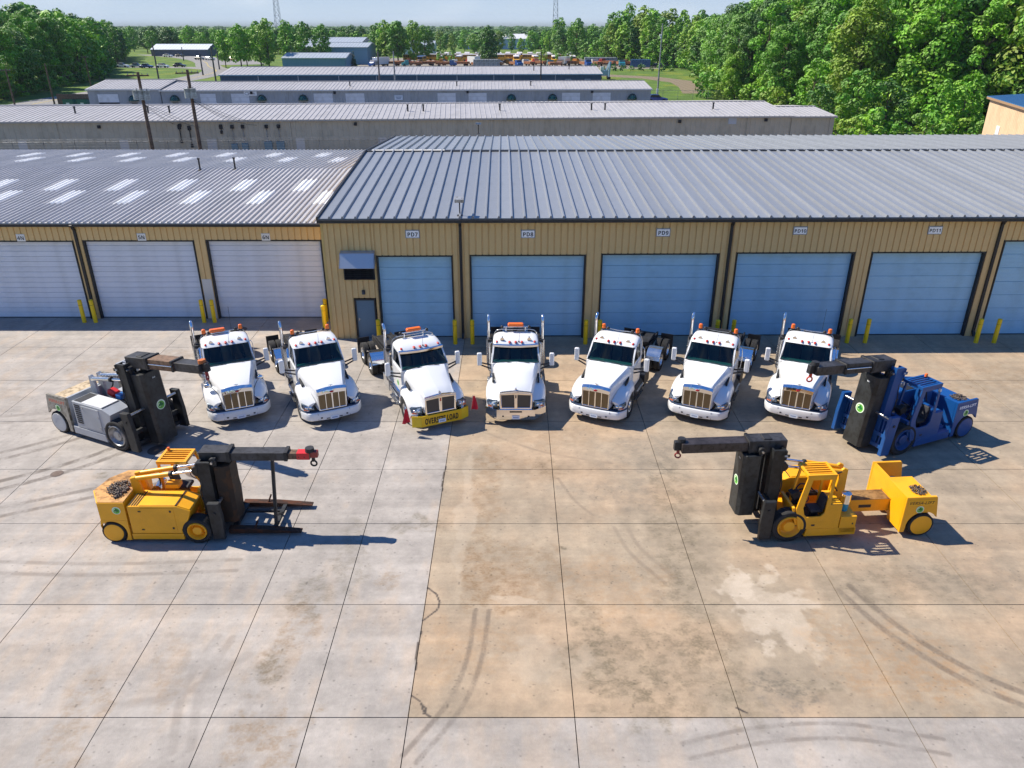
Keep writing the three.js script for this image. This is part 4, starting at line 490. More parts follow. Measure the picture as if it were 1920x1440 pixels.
function mastBoom(t, p) { // mast columns, box carriage, telescopic boom and side guides; all lean back together
  const piv = [0, 0.4, 0.55], lean = (name) => { const g = group(name, t, piv); g.rotation.x = -rad(p.tilt ?? 0); g.userData.o = 0; const q = { add: (n, gs, m) => { const o = mesh(n, gs, m, g); o.position.set(0, -0.4, -0.55); return o; }, g }; delete g.userData.o; return q; };
  const mast = lean('mast'), c0 = p.colZ[0], c1 = p.colZ[1];
  for (const s of [-1, 1]) {
    const x = s * p.colX; mast.add('mast_column', [bx(x - 0.13, x + 0.13, 0.2, p.colTop, c0, c0 + 0.06), bx(x + s * 0.08 - 0.045, x + s * 0.08 + 0.045, 0.2, p.colTop, c0 + 0.06, c1), bx(x - 0.13, x + 0.13, 0.2, p.colTop, c1, c1 + 0.05), bx(x - 0.15, x + 0.15, p.colTop - 0.38, p.colTop - 0.02, c0 - 0.05, c0)], p.mastM);
    mast.add('inner_rail', [bx(x - s * 0.09 - 0.03, x - s * 0.09 + 0.03, 0.25, p.colTop - 0.12, c0 + 0.07, c1 - 0.02)], M.frame);
    mast.add('tilt_pivot', [cy(0.17, 0.17, 0.16, 20, s * p.pivX, p.pivY, c0 - 0.12, 'x'), bx(s * p.pivX - 0.1, s * p.pivX + 0.1, p.pivY - 0.22, p.pivY + 0.22, c0 - 0.12, c0)], p.mastM); mast.add('pivot_bore', cy(0.09, 0.09, 0.165, 16, s * p.pivX, p.pivY, c0 - 0.12, 'x'), M.black);
    mast.add('lift_chain', box(0.05, p.colTop - 0.6, 0.02, x - s * 0.2, p.colTop / 2 + 0.1, c1 - 0.05), M.steel);
    mast.add('hose', tube([[x + s * 0.1, p.colTop - 0.5, c0 + 0.1], [x + s * 0.16, p.colTop * 0.6, c0 - 0.02], [x + s * 0.1, p.colTop * 0.4, c0 + 0.02], [x, 0.6, c0 - 0.1]], 0.018, 24, 6), M.black);
  }
  mast.add('lift_cylinder', [cy(0.09, 0.09, p.colTop * 0.62, 16, 0, p.colTop * 0.4, c0 + 0.16), cy(0.055, 0.055, p.colTop * 0.3, 12, 0, p.colTop * 0.82, c0 + 0.16)], M.frame);
  mast.add('cross_head', [bx(-p.colX, p.colX, p.colTop - 0.32, p.colTop - 0.12, c0 + 0.08, c0 + 0.2)], p.mastM); mast.add('cross_head', [bx(-p.colX, p.colX, 0.6, 0.8, c0 + 0.08, c0 + 0.2)], p.mastM);
  const car = lean('carriage_box'), [b0, b1, y0, y1] = p.box, w = p.boxW, ch = 0.1;
  car.add('box_shell', plan([[-w, b0], [w, b0], [w, b1 - ch], [w - ch, b1], [-w + ch, b1], [-w, b1 - ch]], y0, y1, 0.015), p.boxM); car.add('cover_seam', [bx(w - ch - 0.03, w - ch - 0.015, y0 + 0.25, y1 - 0.02, b1 - 0.004, b1 + 0.006)], M.black);
  car.add('base_notch', bx(-w * 0.5, w * 0.9, y0 - 0.02, y0 + 0.12, b0 + 0.02, b1 - 0.12), M.black);
  for (const s of [-1, 1]) { car.add('clamp', [bx(s * (w - 0.08) - 0.05, s * (w - 0.08) + 0.05, y1 - 0.02, y1 + 0.28, b0 - 0.06, b0 + 0.08), cy(0.12, 0.12, 0.1, 16, s * (w - 0.02), y1 + 0.18, b0, 'x')], M.frame); car.add('lock_pin', cy(0.035, 0.035, 0.22, 10, s * w, y1 + 0.18, b0, 'x'), M.steel); }
  if (p.emblem !== false) { const e = roundPlate('emblem', 0.19, emblem, car.g, [0.02, y0 + (y1 - y0) * 0.52 - 0.4, b1 + 0.006 - 0.55], [0, 0, 0]); void e; }
  if (p.num) { plate('number', 0.34, 0.1, words(p.num, ['#e6edf2', '#14181b'], 'bold'), car.g, [0.05, y1 - 0.25 - 0.4, b1 + 0.007 - 0.55]); plate('number', 0.22, 0.1, words(p.num, ['#e6edf2', p.numBg ?? '#14181b'], 'bold'), mast.g, [p.numSide * p.colX, p.colTop - 0.2 - 0.4, c0 - 0.056 - 0.55], [0, Math.PI, 0]); plate('number', 0.26, 0.12, words(p.num, ['#e6edf2', p.numBg ?? '#14181b'], 'bold'), mast.g, [p.numSide * (p.colX + 0.152), p.colTop - 0.2 - 0.4, c0 - 0.02 - 0.55], [0, p.numSide * Math.PI / 2, 0]); }
  const boom = lean('boom'); p.boom.forEach(([z0, z1, bw, yb, yt, m], i) => {
    boom.add('boom_section', rbx(-bw, bw, yb, yt, z0, z1, 0.015), m ?? M.frame); const holes = []; for (let z = z0 + 0.15; z < z1 - 0.1; z += 0.17) for (const s of [-1, 1]) holes.push(cy(0.018, 0.018, 0.012, 8, s * bw, (yb + yt) / 2 - 0.02, z, 'x')); if (i) { const h = boom.add('pin_hole', holes, M.black); h.userData.kind = 'stuff'; }
    if (i < p.boom.length - 1) boom.add('section_collar', [bx(-bw - 0.02, bw + 0.02, yt, yt + 0.02, z1 - 0.1, z1), bx(bw, bw + 0.025, yb, yt, z1 - 0.1, z1), bx(-bw - 0.025, -bw, yb, yt, z1 - 0.1, z1)], M.frame); });
  const L = p.boom[p.boom.length - 1], zt = L[1], yt = L[4], yb = L[3];
  if (p.slide) boom.add('slide_rod', [p.slide > 0 ? rod([L[2] + 0.09, yb + 0.2, p.boom[1][0] + 0.1], [L[2] + 0.09, yb + 0.2, p.boom[1][1]], 0.022) : rod([-L[2] - 0.09, yb + 0.2, p.boom[1][0] + 0.1], [-L[2] - 0.09, yb + 0.2, p.boom[1][1]], 0.022)], M.chrome);
  boom.add('boom_tip', [rbx(-0.09, 0.09, yb + 0.03, yt + 0.02, zt - 0.02, zt + 0.22, 0.02)], p.tipM ?? M.frame); boom.add('swivel_cap', [cy(0.13, 0.14, 0.12, 18, 0, yt + 0.07, zt - 0.02)], p.capM ?? M.frame);
  if (p.redEnd) boom.add('red_end', [bx(-L[2] - 0.004, L[2] + 0.004, yb - 0.004, yt + 0.004, zt - 0.4, zt - 0.02)], M.red);
  boom.add('shackle', [cy(0.05, 0.06, 0.16, 12, 0, yb - 0.04, zt + 0.06), T(new THREE.TorusGeometry(0.09, 0.028, 8, 18), 0, yb - 0.2, zt + 0.06, 0, p.hookTurn ?? 0.5, 0)], p.hookM ?? M.red);
  if (p.rear) boom.add('boom_counter_cap', rbx(-0.2, 0.2, yt - 0.1, yt + 0.1, p.boom[0][0] + 0.5, p.boom[0][0] + 0.8, 0.03), M.frame);
  // side guides of the fork carriage
  const fc = lean('fork_carriage'), W = p.W;
  for (const s of [-1, 1]) { const x = s * W; fc.add('side_guide', [prism([[p.gz[0], 0.12], [p.gz[0] - 0.02, p.gTop], [p.gz[1], p.gTop], [p.gz[1] + 0.05, 0.9], [p.gz[1] + 0.02, 0.12]], Math.min(x, x - s * 0.16), Math.max(x, x - s * 0.16), 0.015)], p.guideM); fc.add('guide_bolt', cy(0.05, 0.05, 0.03, 12, x + s * 0.012, p.gTop - 0.35, (p.gz[0] + p.gz[1]) / 2, 'x'), M.frame);
    for (const y of [0.3, 0.75, p.gTop - 0.25]) fc.add('carriage_bar', [bx(Math.min(s * 0.35, x - s * 0.16), Math.max(s * 0.35, x - s * 0.16), y - 0.07, y + 0.07, p.gz[0] + 0.02, p.gz[0] + 0.14)], p.guideM); if (p.webs) for (let i = 0; i < 5; i++) fc.add('carriage_rib', box(0.05, p.gTop - 0.4, 0.1, s * (0.45 + i * (W - 0.65) / 4), p.gTop / 2, p.gz[0] + 0.06), p.guideM);
    fc.add('roller_bar', rod([x - s * 0.18, p.gTop - 0.12, p.gz[1] - 0.08], [s * 0.4, p.gTop - 0.12, p.gz[1] - 0.08], 0.045, 10), M.steel); }
}
function seatSet(t, x, y, z) { const s = group('operator_seat', t, [x, y, z]); mesh('cushion', rb(0.46, 0.12, 0.46, 0.05, 0, 0.06, 0), M.seat, s); mesh('backrest', rb(0.44, 0.5, 0.12, 0.05, 0, 0.34, -0.26, -0.2), M.seat, s); mesh('pedestal', bx(-0.1, 0.1, -0.34, 0, -0.1, 0.1), M.frame, s); const w = group('steering_wheel', t, [x, y + 0.42, z + 0.42]); mesh('rim', T(new THREE.TorusGeometry(0.17, 0.015, 6, 20), 0, 0, 0, -1.0), M.black, w); mesh('column', rod([0, 0, 0], [0, -0.5, 0.24], 0.02), M.black, w); }
function tiltCyl(t, a, b, m, r = 0.075) { const A = V(...a), B = V(...b), k = A.clone().lerp(B, 0.55); const g = group('tilt_cylinder', t); mesh('barrel', rod(a, k.toArray(), r, 16), m, g); mesh('gland', rod(k.toArray(), A.clone().lerp(B, 0.59).toArray(), r * 1.15, 16), M.frame, g); mesh('piston_rod', rod(k.toArray(), b, r * 0.55, 12), M.chrome, g); }
function guardTop(t, x0, x1, z0, z1, y, m, n = 5) { const g = group('overhead_guard', t); mesh('guard_frame', [bx(x0, x1, y - 0.1, y, z0, z0 + 0.08), bx(x0, x1, y - 0.1, y, z1 - 0.08, z1), bx(x0, x0 + 0.08, y - 0.1, y, z0 + 0.08, z1 - 0.08), bx(x1 - 0.08, x1, y - 0.1, y, z0 + 0.08, z1 - 0.08)], m, g); for (let i = 0; i < n; i++) { const x = x0 + 0.08 + (x1 - x0 - 0.16) * (i + 0.5) / n; mesh('guard_bar', bx(x - 0.022, x + 0.022, y - 0.085, y - 0.01, z0 + 0.08, z1 - 0.08), m, g); } return g; }

function bigLift(o, label) { // extendable counterweight at the back, engine on the right, operator on the left
  const t = group('boom_lift', scene, [o.x, 0, o.z], rad(o.a)); t.scale.setScalar(o.s ?? 1); tag(t, label, 'forklift', 'heavy counterweight lifts with booms');
  const P = o.paint, W = 1.2, e = o.ext ?? 0, S = [-1, 1];
  mesh('chassis', [bx(-0.95, 0.95, 0.24, 0.6, -2.3, 0.3)], o.chassisM ?? P, t);
  for (const s of S) { mesh('side_rail', [prism([[-2.36, 0.2], [-2.36, 0.5], [-0.62, 0.5], [-0.56, 0.2]], Math.min(s * W, s * 0.96), Math.max(s * W, s * 0.96), 0.012)], P, t);
    wheel(t, 0.6, 0.42, 0.42, [s * (W - 0.2), 0.6, 0], s, o.rimM ?? P, 'lift'); wheel(t, 0.45, 0.32, 0.38, [s * (W - 0.17), 0.45, -3.2 - e], s, o.discM ?? P, 'disc'); }
  // engine box
  const eb = group('engine_cover', t); mesh('cover_shell', [prism([[-2.1, 0.52], [-2.1, 1.6], [-0.48, 1.6], [-0.08, 1.44], [-0.24, 0.92], [-0.6, 0.8], [-0.6, 0.52]], -W + 0.01, -0.36, 0.015)], P, eb); mesh('top_lid', rbx(-W + 0.05, -0.4, 1.605, 1.625, -1.62, -0.55, 0.006), o.lidM ?? P, eb); mesh('lid_groove', box(0.75, 0.03, 0.03, -0.78, 1.6, -0.5), M.dark, eb);
  mesh('side_door', rbx(-W - 0.006, -W + 0.02, 0.62, 1.5, -1.62, -0.7, 0.006), P, eb); mesh('latch', [box(0.02, 0.05, 0.03, -W - 0.012, 1.2, -0.78), box(0.02, 0.05, 0.03, -W - 0.012, 0.75, -0.78), box(0.02, 0.04, 0.05, -W - 0.012, 1.42, -1.55)], M.steel, eb); for (let i = 0; i < 9; i++) mesh('radiator_slot', box(0.012, 0.06, 0.3, -W + 0.006, 0.75 + i * 0.09, -1.86), M.dark, eb); mesh('grille_top', bx(-W + 0.08, -0.42, 1.6, 1.612, -2.06, -1.66), M.frame, eb);
  // operator side
  const cb = group('operator_cab', t); mesh('cab_side', prism([[-0.3, 0.5], [-0.12, 1.34], [-0.34, 2.6], [-1.3, 2.6], [-1.3, 1.46], [-1.72, 1.46], [-1.72, 0.5]], W - 0.06, W, 0.01, [[[-0.44, 1.08], [-0.36, 1.36], [-0.52, 2.46], [-1.2, 2.46], [-1.14, 1.12], [-1.02, 1.0], [-0.54, 0.98]]]), P, cb);
  mesh('cab_floor', bx(0.1, W - 0.06, 0.6, 0.66, -1.7, -0.2), M.frame, cb); mesh('cowl', [prism([[-0.3, 0.62], [-0.1, 1.36], [-0.02, 1.34], [-0.2, 0.62]], 0.1, W - 0.06, 0.01)], P, cb); mesh('rear_box', [bx(0.3, W - 0.06, 0.66, 1.45, -1.72, -1.28)], P, cb); mesh('guard_post', beam([0.42, 0.7, -0.16], [0.42, 2.52, -0.42], 0.07, 0.07), P, cb); mesh('guard_post', beam([0.42, 0.7, -1.24], [0.42, 2.52, -1.26], 0.07, 0.07), P, cb); mesh('hatch', rbx(W - 0.002, W + 0.006, 0.54, 0.78, -1.28, -0.66, 0.003), P, cb); mesh('hatch_slot', box(0.012, 0.07, 0.12, W + 0.004, 0.66, -0.8), M.black, cb);
  guardTop(t, 0.36, W - 0.005, -1.32, -0.32, 2.66, P); seatSet(t, 0.78, 1.02, -0.95); mesh('control_console', [rb(0.3, 0.3, 0.3, 0.03, 0.5, 1.5, -0.32, 0.4)], M.frame, t); mesh('hydraulic_block', [rb(0.4, 0.3, 0.6, 0.04, -0.1, 0.9, -0.7), cy(0.1, 0.1, 0.5, 12, -0.1, 1.1, -1.2, 'z'), tube([[0, 1, -0.4], [0.1, 1.4, -0.7], [0, 1.2, -1.3]], 0.025, 16, 6), tube([[0.1, 1, -0.4], [-0.1, 1.5, -0.8], [0.05, 1.1, -1.5]], 0.025, 16, 6)], M.frame, t);
  if (o.beacon) { const b = group('beacon', t, [0.55, 2.66, -1.2]); mesh('beacon_lens', [cy(0.05, 0.06, 0.1, 12, 0, 0.07, 0), sph(0.05, 0, 0.12, 0, 1, 0.5, 1)], M.amber, b); }
  if (o.wlamps) { mesh('work_lamp', rb(0.1, 0.12, 0.06, 0.02, W + 0.02, 2.42, -1.2), M.white, t); mesh('work_lamp', rb(0.1, 0.12, 0.06, 0.02, 0.4, 2.5, -0.3), M.white, t); }
  // posts and tilt cylinders
  for (const s of S) mesh('cylinder_post', [prism([[-2.28, 0.5], [-2.24, 2.2], [-2.1, 2.26], [-1.98, 2.16], [-1.82, 0.5]], s * 0.17 - 0.05, s * 0.17 + 0.05, 0.012)], P, t);
  mesh('post_web', bx(-0.12, 0.12, 0.6, 1.7, -2.2, -2.12), P, t); const tl = rad(o.tilt ?? 0), py = 2.48; for (const s of S) tiltCyl(t, [s * 0.17, 2.1, -2.08], [s * 0.26, 0.4 + (py - 0.4) * Math.cos(tl), 0.42 - (py - 0.4) * Math.sin(tl) - 0.3 + (o.pz ?? 0)], o.cylM ?? P, 0.085);
  mesh('hydraulic_hose', tube([[0.24, 2.15, -2.0], [0.34, 2.05, -1.7], [0.36, 1.7, -1.75], [0.28, 1.4, -1.95]], 0.028, 20, 8), M.black, t);
  if (o.redPump) { mesh('red_filter', [rb(0.34, 0.26, 0.4, 0.08, -0.02, 1.62, -1.25, 0.3)], M.red, t); mesh('blue_tank', rb(0.3, 0.2, 0.3, 0.04, -0.1, 1.62, -0.75), mat([0.02, 0.13, 0.4], 0.4), t); }
  // counterweight
  const cw = group('counterweight', t, [0, 0, -e]); const sp = new THREE.Shape(); sp.moveTo(-2.62, 0.2); sp.lineTo(-2.45, 0.2); sp.lineTo(-2.45, 1.62); sp.lineTo(-3.5, 1.62); sp.lineTo(-3.54, 1.58); sp.lineTo(-3.68, 0.78); sp.absarc(-3.2, 0.45, 0.56, Math.PI - 0.62, -0.1, true); sp.closePath();
  for (const s of S) mesh('side_plate', prism(sp.clone(), Math.min(s * W, s * (W - 0.1)), Math.max(s * W, s * (W - 0.1)), 0.012), o.plateM ?? P, cw);
  mesh('weight_block', o.recess ? [bx(-0.2, W - 0.105, 0.95, 1.56, -3.4, -2.55), bx(-W + 0.105, W - 0.105, 0.9, 0.95, -3.4, -2.55), bx(-W + 0.35, W - 0.35, 0.3, 0.9, -3.5, -2.55)] : [bx(-W + 0.105, W - 0.105, 0.95, 1.5, -3.4, -2.55), bx(-W + 0.4, W - 0.4, 0.3, 0.95, -3.5, -2.55)], o.topM ?? P, cw); mesh('front_wall', [bx(-W + 0.105, -0.34, 0.22, 1.61, -2.55, -2.455), bx(0.34, W - 0.105, 0.22, 1.61, -2.55, -2.455), bx(-0.34, 0.34, 1.02, 1.61, -2.55, -2.455)], P, cw);
  mesh('extension_beam', [bx(-0.3, 0.3, 0.5, 0.98, -2.6 - e, -1.9)], P, t); if (e) { mesh('beam_top', bx(-0.3, 0.3, 0.982, 0.996, -2.44 - e, -1.92), mat([0.3, 0.17, 0.06], 0.7, 0.1, { map: tWorn }), t); mesh('beam_slot', box(0.012, 0.12, 0.45, 0.302, 0.72, -2.4 - e * 0.45), M.black, t); mesh('tool_box', rbx(0.6, W, 0.3, 0.95, -2.32, -1.75, 0.01), P, t); mesh('box_handle', box(0.012, 0.06, 0.04, W + 0.005, 0.66, -2.2), M.frame, t); const ai = group('air_cleaner', t, [0.78, 0.95, -2.02]); mesh('canister', [cy(0.17, 0.17, 0.36, 20, 0, 0.5, 0)], M.chrome, ai); mesh('blue_bowl', [cy(0.14, 0.12, 0.32, 18, 0, 0.16, 0)], mat([0.02, 0.3, 0.5], 0.3), ai); mesh('canister_lid', lathe([[0, 0.72], [0.1, 0.71], [0.16, 0.68]], 18, 'y'), M.alu, ai); }
  for (const s of S) { plate('lettering', 0.94, 0.22, o.word, cw, [s * (W + 0.006), 1.4, -3.0], [0, s * Math.PI / 2, 0]); roundPlate('emblem', 0.14, emblem, cw, [s * (W + 0.006), 1.12, -3.0], [0, s * Math.PI / 2, 0]); }
  if (o.chains) chainPile(cw, 'chain_pile', 0.7, o.recess ? 1.56 : 1.5, -3.1, 0.3, 0.24, 60);
  mastBoom(t, { tilt: o.tilt, W, colX: 0.45, colZ: [0.3 + (o.mz ?? 0), 0.66 + (o.mz ?? 0)], colTop: 3.28, pivX: 0.26, pivY: py, mastM: o.mastM, box: o.box ?? [0.76, 1.3, 0.12, 2.88], boxW: 0.43, boxM: o.boxM, num: o.num, numBg: o.numBg, numSide: o.numSide, boom: o.boom ?? [[0.5, 1.62, 0.29, 3.06, 3.49, o.boomM], [1.62, 2.88, 0.25, 3.08, 3.46, o.boom2M ?? o.boomM], [2.88, 4.1, 0.22, 3.1, 3.42, o.boomM]], slide: o.slide, gz: [0.62, 1.0], gTop: 1.66, guideM: o.guideM, webs: o.webs, capM: o.capM, tipM: o.tipM, rear: 1, hookM: o.hookM, hookTurn: o.hookTurn });
  return t;
}
const LM = { dark: mat([0.024, 0.027, 0.03], 0.55, 0.15, { map: tWorn }), darkBox: mat([0.03, 0.034, 0.036], 0.5, 0.05, { map: tWorn }), boomTop: mat([0.055, 0.055, 0.06], 0.5, 0.2, { map: tWorn }), rustTop: mat([0.2, 0.12, 0.075], 0.7, 0.1, { map: tWorn }), orangeCap: mat([0.45, 0.13, 0.03], 0.6),
  yellow: paint([0.92, 0.42, 0.004]), yellowDark: paint([0.86, 0.38, 0.01]), orangeTop: mat([0.6, 0.31, 0.1], 0.75, 0, { map: tWorn }), grey: paint([0.4, 0.42, 0.45]), greyPlate: paint([0.36, 0.33, 0.27], { map: tWorn }), greyLid: paint([0.66, 0.66, 0.68]), rustBlock: mat([0.55, 0.43, 0.28], 0.8, 0, { map: tWorn }), blue: paint([0.002, 0.07, 0.27]), blueDark: paint([0.002, 0.05, 0.2]) };
bigLift({ x: -14.01, z: -25.59, a: 64.5, tilt: 6, paint: LM.grey, plateM: LM.greyPlate, topM: LM.rustBlock, lidM: LM.greyLid, rimM: M.galv, discM: LM.grey, mastM: LM.dark, boxM: LM.darkBox, boomM: LM.boomTop, boom2M: LM.rustTop, capM: LM.orangeCap, guideM: LM.dark, cylM: M.alu, num: 'D4A', numSide: -1, slide: -1, redPump: 1, hookM: mat([0.35, 0.03, 0.03], 0.5), word: words('VERSA-LIFT', ['#c03a1c', '#a39a89'], 'italic bold') }, 'grey heavy lift with black mast and raised boom by the left trucks');
bigLift({ x: 13.78, z: -25.3, a: -66.66, tilt: 6, paint: LM.blue, rimM: LM.blueDark, mastM: LM.blue, boxM: LM.darkBox, boomM: LM.boomTop, guideM: LM.blue, webs: 1, num: 'B4B', numBg: '#0b3c78', numSide: 1, slide: 1, beacon: 1, wlamps: 1, chains: 1, hookTurn: 1.2, hookM: mat([0.6, 0.06, 0.02], 0.5), word: words('VERSA-LIFT', ['#ffffff', '#0a4285'], 'italic bold') }, 'blue heavy lift with black boom box beside the right end truck');
bigLift({ x: 8.32, z: -20.06, a: -86, s: 0.885, tilt: 0, ext: 1.5, recess: 1, paint: LM.yellow, mastM: LM.dark, boxM: LM.darkBox, guideM: LM.dark, num: 'Y68A', numSide: 1, chains: 1, mz: -0.02, box: [1.04, 1.62, 0.62, 3.02], boom: [[0.14, 1.45, 0.28, 3.06, 3.5, LM.boomTop], [1.45, 3.72, 0.24, 3.1, 3.44, mat([0.06, 0.05, 0.05], 0.45, 0.3, { map: tWorn })]], hookM: mat([0.25, 0.03, 0.03], 0.5), hookTurn: 1.2, word: words('VERSA-LIFT', ['#1a1004', '#f0ae0c'], 'italic bold') }, 'yellow lift with its counterweight extended behind on a long beam');

{ // the smaller yellow lift with octagonal counterweight and forks
  const o = { x: -9.52, z: -19.87 }, t = group('boom_lift', scene, [o.x, 0, o.z], rad(90)), P = LM.yellow, W = 0.92, S = [-1, 1]; tag(t, 'yellow lift with octagonal counterweight and forks on the ground, front left', 'forklift', 'heavy counterweight lifts with booms');
  mesh('chassis', bx(-0.72, 0.72, 0.16, 0.5, -2.6, 0.2), P, t);
  const cw = group('counterweight', t); const bev = 0.015; mesh('weight_block', [plan([[-W, -2.02], [-W, -2.82], [-0.25, -3.24], [0.45, -3.1], [W, -2.7], [W, -2.02]], 0.82, 1.45, bev), bx(-0.66, 0.66, 0.2, 0.82, -2.9, -2.03)], P, cw); mesh('top_plate', plan([[-W + 0.02, -2.04], [-W + 0.02, -2.8], [-0.24, -3.21], [0.44, -3.07], [W - 0.02, -2.68], [W - 0.02, -2.04]], 1.45, 1.462, 0), LM.orangeTop, cw);
  const sp = () => { const q = new THREE.Shape(); q.moveTo(-2.03, 0.1); q.lineTo(-2.03, 0.83); q.lineTo(-2.84, 0.83); q.lineTo(-2.84, 0.5); q.absarc(-2.54, 0.36, 0.42, Math.PI - 0.72, -0.65, true); q.closePath(); return q; };
  for (const s of S) { mesh('side_plate', prism(sp(), Math.min(s * W, s * (W - 0.08)), Math.max(s * W, s * (W - 0.08)), 0.01), P, cw); roundPlate('emblem', 0.13, emblem, cw, [s * (W + 0.006), 1.18, -2.28], [0, s * Math.PI / 2, 0]); wheel(t, 0.36, 0.3, 0.3, [s * (W - 0.17), 0.36, -2.54], s, P, 'disc'); wheel(t, 0.43, 0.42, 0.3, [s * (W - 0.17), 0.43, 0], s, P, 'lift'); mesh('side_rail', bx(Math.min(s * W, s * 0.72), Math.max(s * W, s * 0.72), 0.14, 0.34, -1.98, -0.42), P, t); }
  chainPile(cw, 'chain_pile', -0.12, 1.46, -2.5, 0.38, 0.32, 130); chainPile(cw, 'chain_pile', -0.4, 1.46, -2.35, 0.3, 0.2, 60); mesh('red_strap', [tube([[-0.1, 1.49, -2.2], [-0.3, 1.48, -2.3], [-0.5, 1.49, -2.26]], 0.012, 12, 5)], M.red, cw);
  const eb = group('engine_cover', t); mesh('cover_shell', prism([[-1.96, 0.35], [-1.96, 1.32], [-0.5, 1.32], [-0.08, 1.16], [-0.28, 0.6], [-0.44, 0.5], [-0.44, 0.35]], -W + 0.005, 0.0, 0.012), P, eb); mesh('top_lid', rbx(-W + 0.03, -0.1, 1.324, 1.345, -1.6, -0.52, 0.006), P, eb); mesh('lid_groove', box(0.8, 0.02, 0.03, -0.48, 1.33, -0.5), M.dark, eb); mesh('front_lid', box(0.8, 0.016, 0.36, -0.48, 1.25, -0.28, 0.365), P, eb);
  for (let i = 0; i < 4; i++) mesh('louver_slot', box(0.78, 0.025, 0.03, -0.48, 1.322, -1.9 + i * 0.075), M.frame, eb); mesh('side_door', rbx(-W - 0.005, -W + 0.02, 0.4, 1.26, -1.6, -0.58, 0.005), P, eb); for (const [y, z] of [[1.15, -0.68], [0.55, -0.68]]) mesh('latch', box(0.02, 0.06, 0.05, -W - 0.012, y, z), M.frame, eb); for (const y of [1.15, 0.5]) mesh('hinge', box(0.02, 0.03, 0.08, -W - 0.01, y, -1.6), M.frame, eb);
  for (const s of S) mesh('cylinder_post', prism([[-2.02, 0.5], [-2.06, 1.86], [-1.9, 1.9], [-1.82, 1.82], [-1.6, 0.5]], 0.0 + s * 0.16 - 0.06, s * 0.16 + 0.06, 0.012), P, t);
  for (const s of S) tiltCyl(t, [s * 0.16, 1.82, -1.92], [s * 0.2, 2.14, 0.05], P, 0.075);
  guardTop(t, 0.28, 1.08, -1.42, -0.5, 2.15, LM.yellowDark, 5); for (const [x, z0, z1, y0] of [[1.04, -0.08, -0.52, 0.6], [0.34, -1.36, -1.38, 0.6], [1.04, -1.2, -1.38, 0.6]]) mesh('guard_post', beam([x, y0, z0], [x, 2.07, z1], 0.07, 0.07), LM.yellowDark, t); mesh('guard_post', beam([0.36, 1.2, -0.1], [0.34, 2.07, -0.52], 0.06, 0.06), LM.yellowDark, t);
  mesh('beacon', [cy(0.04, 0.05, 0.1, 12, 0.98, 2.2, -1.3)], M.amber, t); mesh('cab_floor', bx(0.05, W, 0.5, 0.56, -1.6, 0), LM.yellowDark, t); mesh('cab_side', bx(W - 0.05, W, 0.4, 0.85, -1.9, -0.3), P, t); seatSet(t, 0.62, 1.05, -0.85); mesh('arm_box', rb(0.3, 0.16, 0.42, 0.02, 0.16, 1.42, -0.95), P, t); mesh('fuel_tank', [cy(0.14, 0.14, 0.5, 16, 0.6, 1.1, -1.62, 'x')], M.alu, t); mesh('hydraulic_block', [rb(0.3, 0.3, 0.4, 0.04, 0.4, 0.8, -1.7), tube([[0.3, 1.7, -1.8], [0.4, 1.5, -1.5], [0.5, 1.0, -1.6]], 0.025, 16, 6)], M.frame, t);
  mesh('cowl', prism([[-0.3, 0.5], [-0.2, 1.3], [-0.12, 1.28], [-0.14, 0.5]], 0.02, W, 0.01), P, t);
  mastBoom(t, { tilt: 0, W, colX: 0.36, colZ: [0.18, 0.5], colTop: 2.56, pivX: 0.2, pivY: 2.14, mastM: LM.dark, box: [0.62, 1.06, 0.36, 2.36], boxW: 0.38, boxM: mat([0.07, 0.062, 0.052], 0.7, 0.1, { map: tRust }), boom: [[0.18, 1.1, 0.24, 2.45, 2.78, LM.boomTop], [1.1, 2.8, 0.19, 2.46, 2.73, LM.boomTop], [2.8, 3.46, 0.13, 2.47, 2.68, LM.rustTop]], redEnd: 1, emblem: false, gz: [0.46, 0.78], gTop: 1.4, guideM: LM.dark, hookM: M.frame, hookTurn: 1.5, tipM: mat([0.3, 0.04, 0.03], 0.5) });
  const fk = group('fork_attachment', t), fr = mat([0.09, 0.055, 0.04], 0.75, 0.2, { map: tRust }); for (const x of [-0.45, 0.98]) { mesh('fork', [prism([[0.8, 0.08], [0.8, 0.26], [1.9, 0.24], [3.02, 0.14], [3.02, 0.1], [1.4, 0.08]], x - 0.11, x + 0.11, 0.01)], fr, fk); mesh('fork_pin', [rod([x - 0.05, 0.24, 1.6], [x + 0.12, 0.42, 1.66], 0.03)], fr, fk); }
  mesh('fork_frame', [bx(-0.34, 0.87, 0.14, 0.24, 0.86, 1.0)], LM.dark, fk); mesh('fork_frame', [bx(-0.34, 0.87, 0.12, 0.2, 2.1, 2.22)], LM.dark, fk); mesh('fork_frame', bx(0.5, 0.58, 0.12, 0.2, 1.0, 2.1), LM.dark, fk); mesh('boom_prop', [beam([0, 2.46, 2.28], [-0.3, 0.24, 2.2], 0.09, 0.09)], LM.dark, fk); mesh('prop_brace', beam([-0.25, 0.55, 2.2], [0.35, 0.22, 2.2], 0.07, 0.07), LM.dark, fk);
}
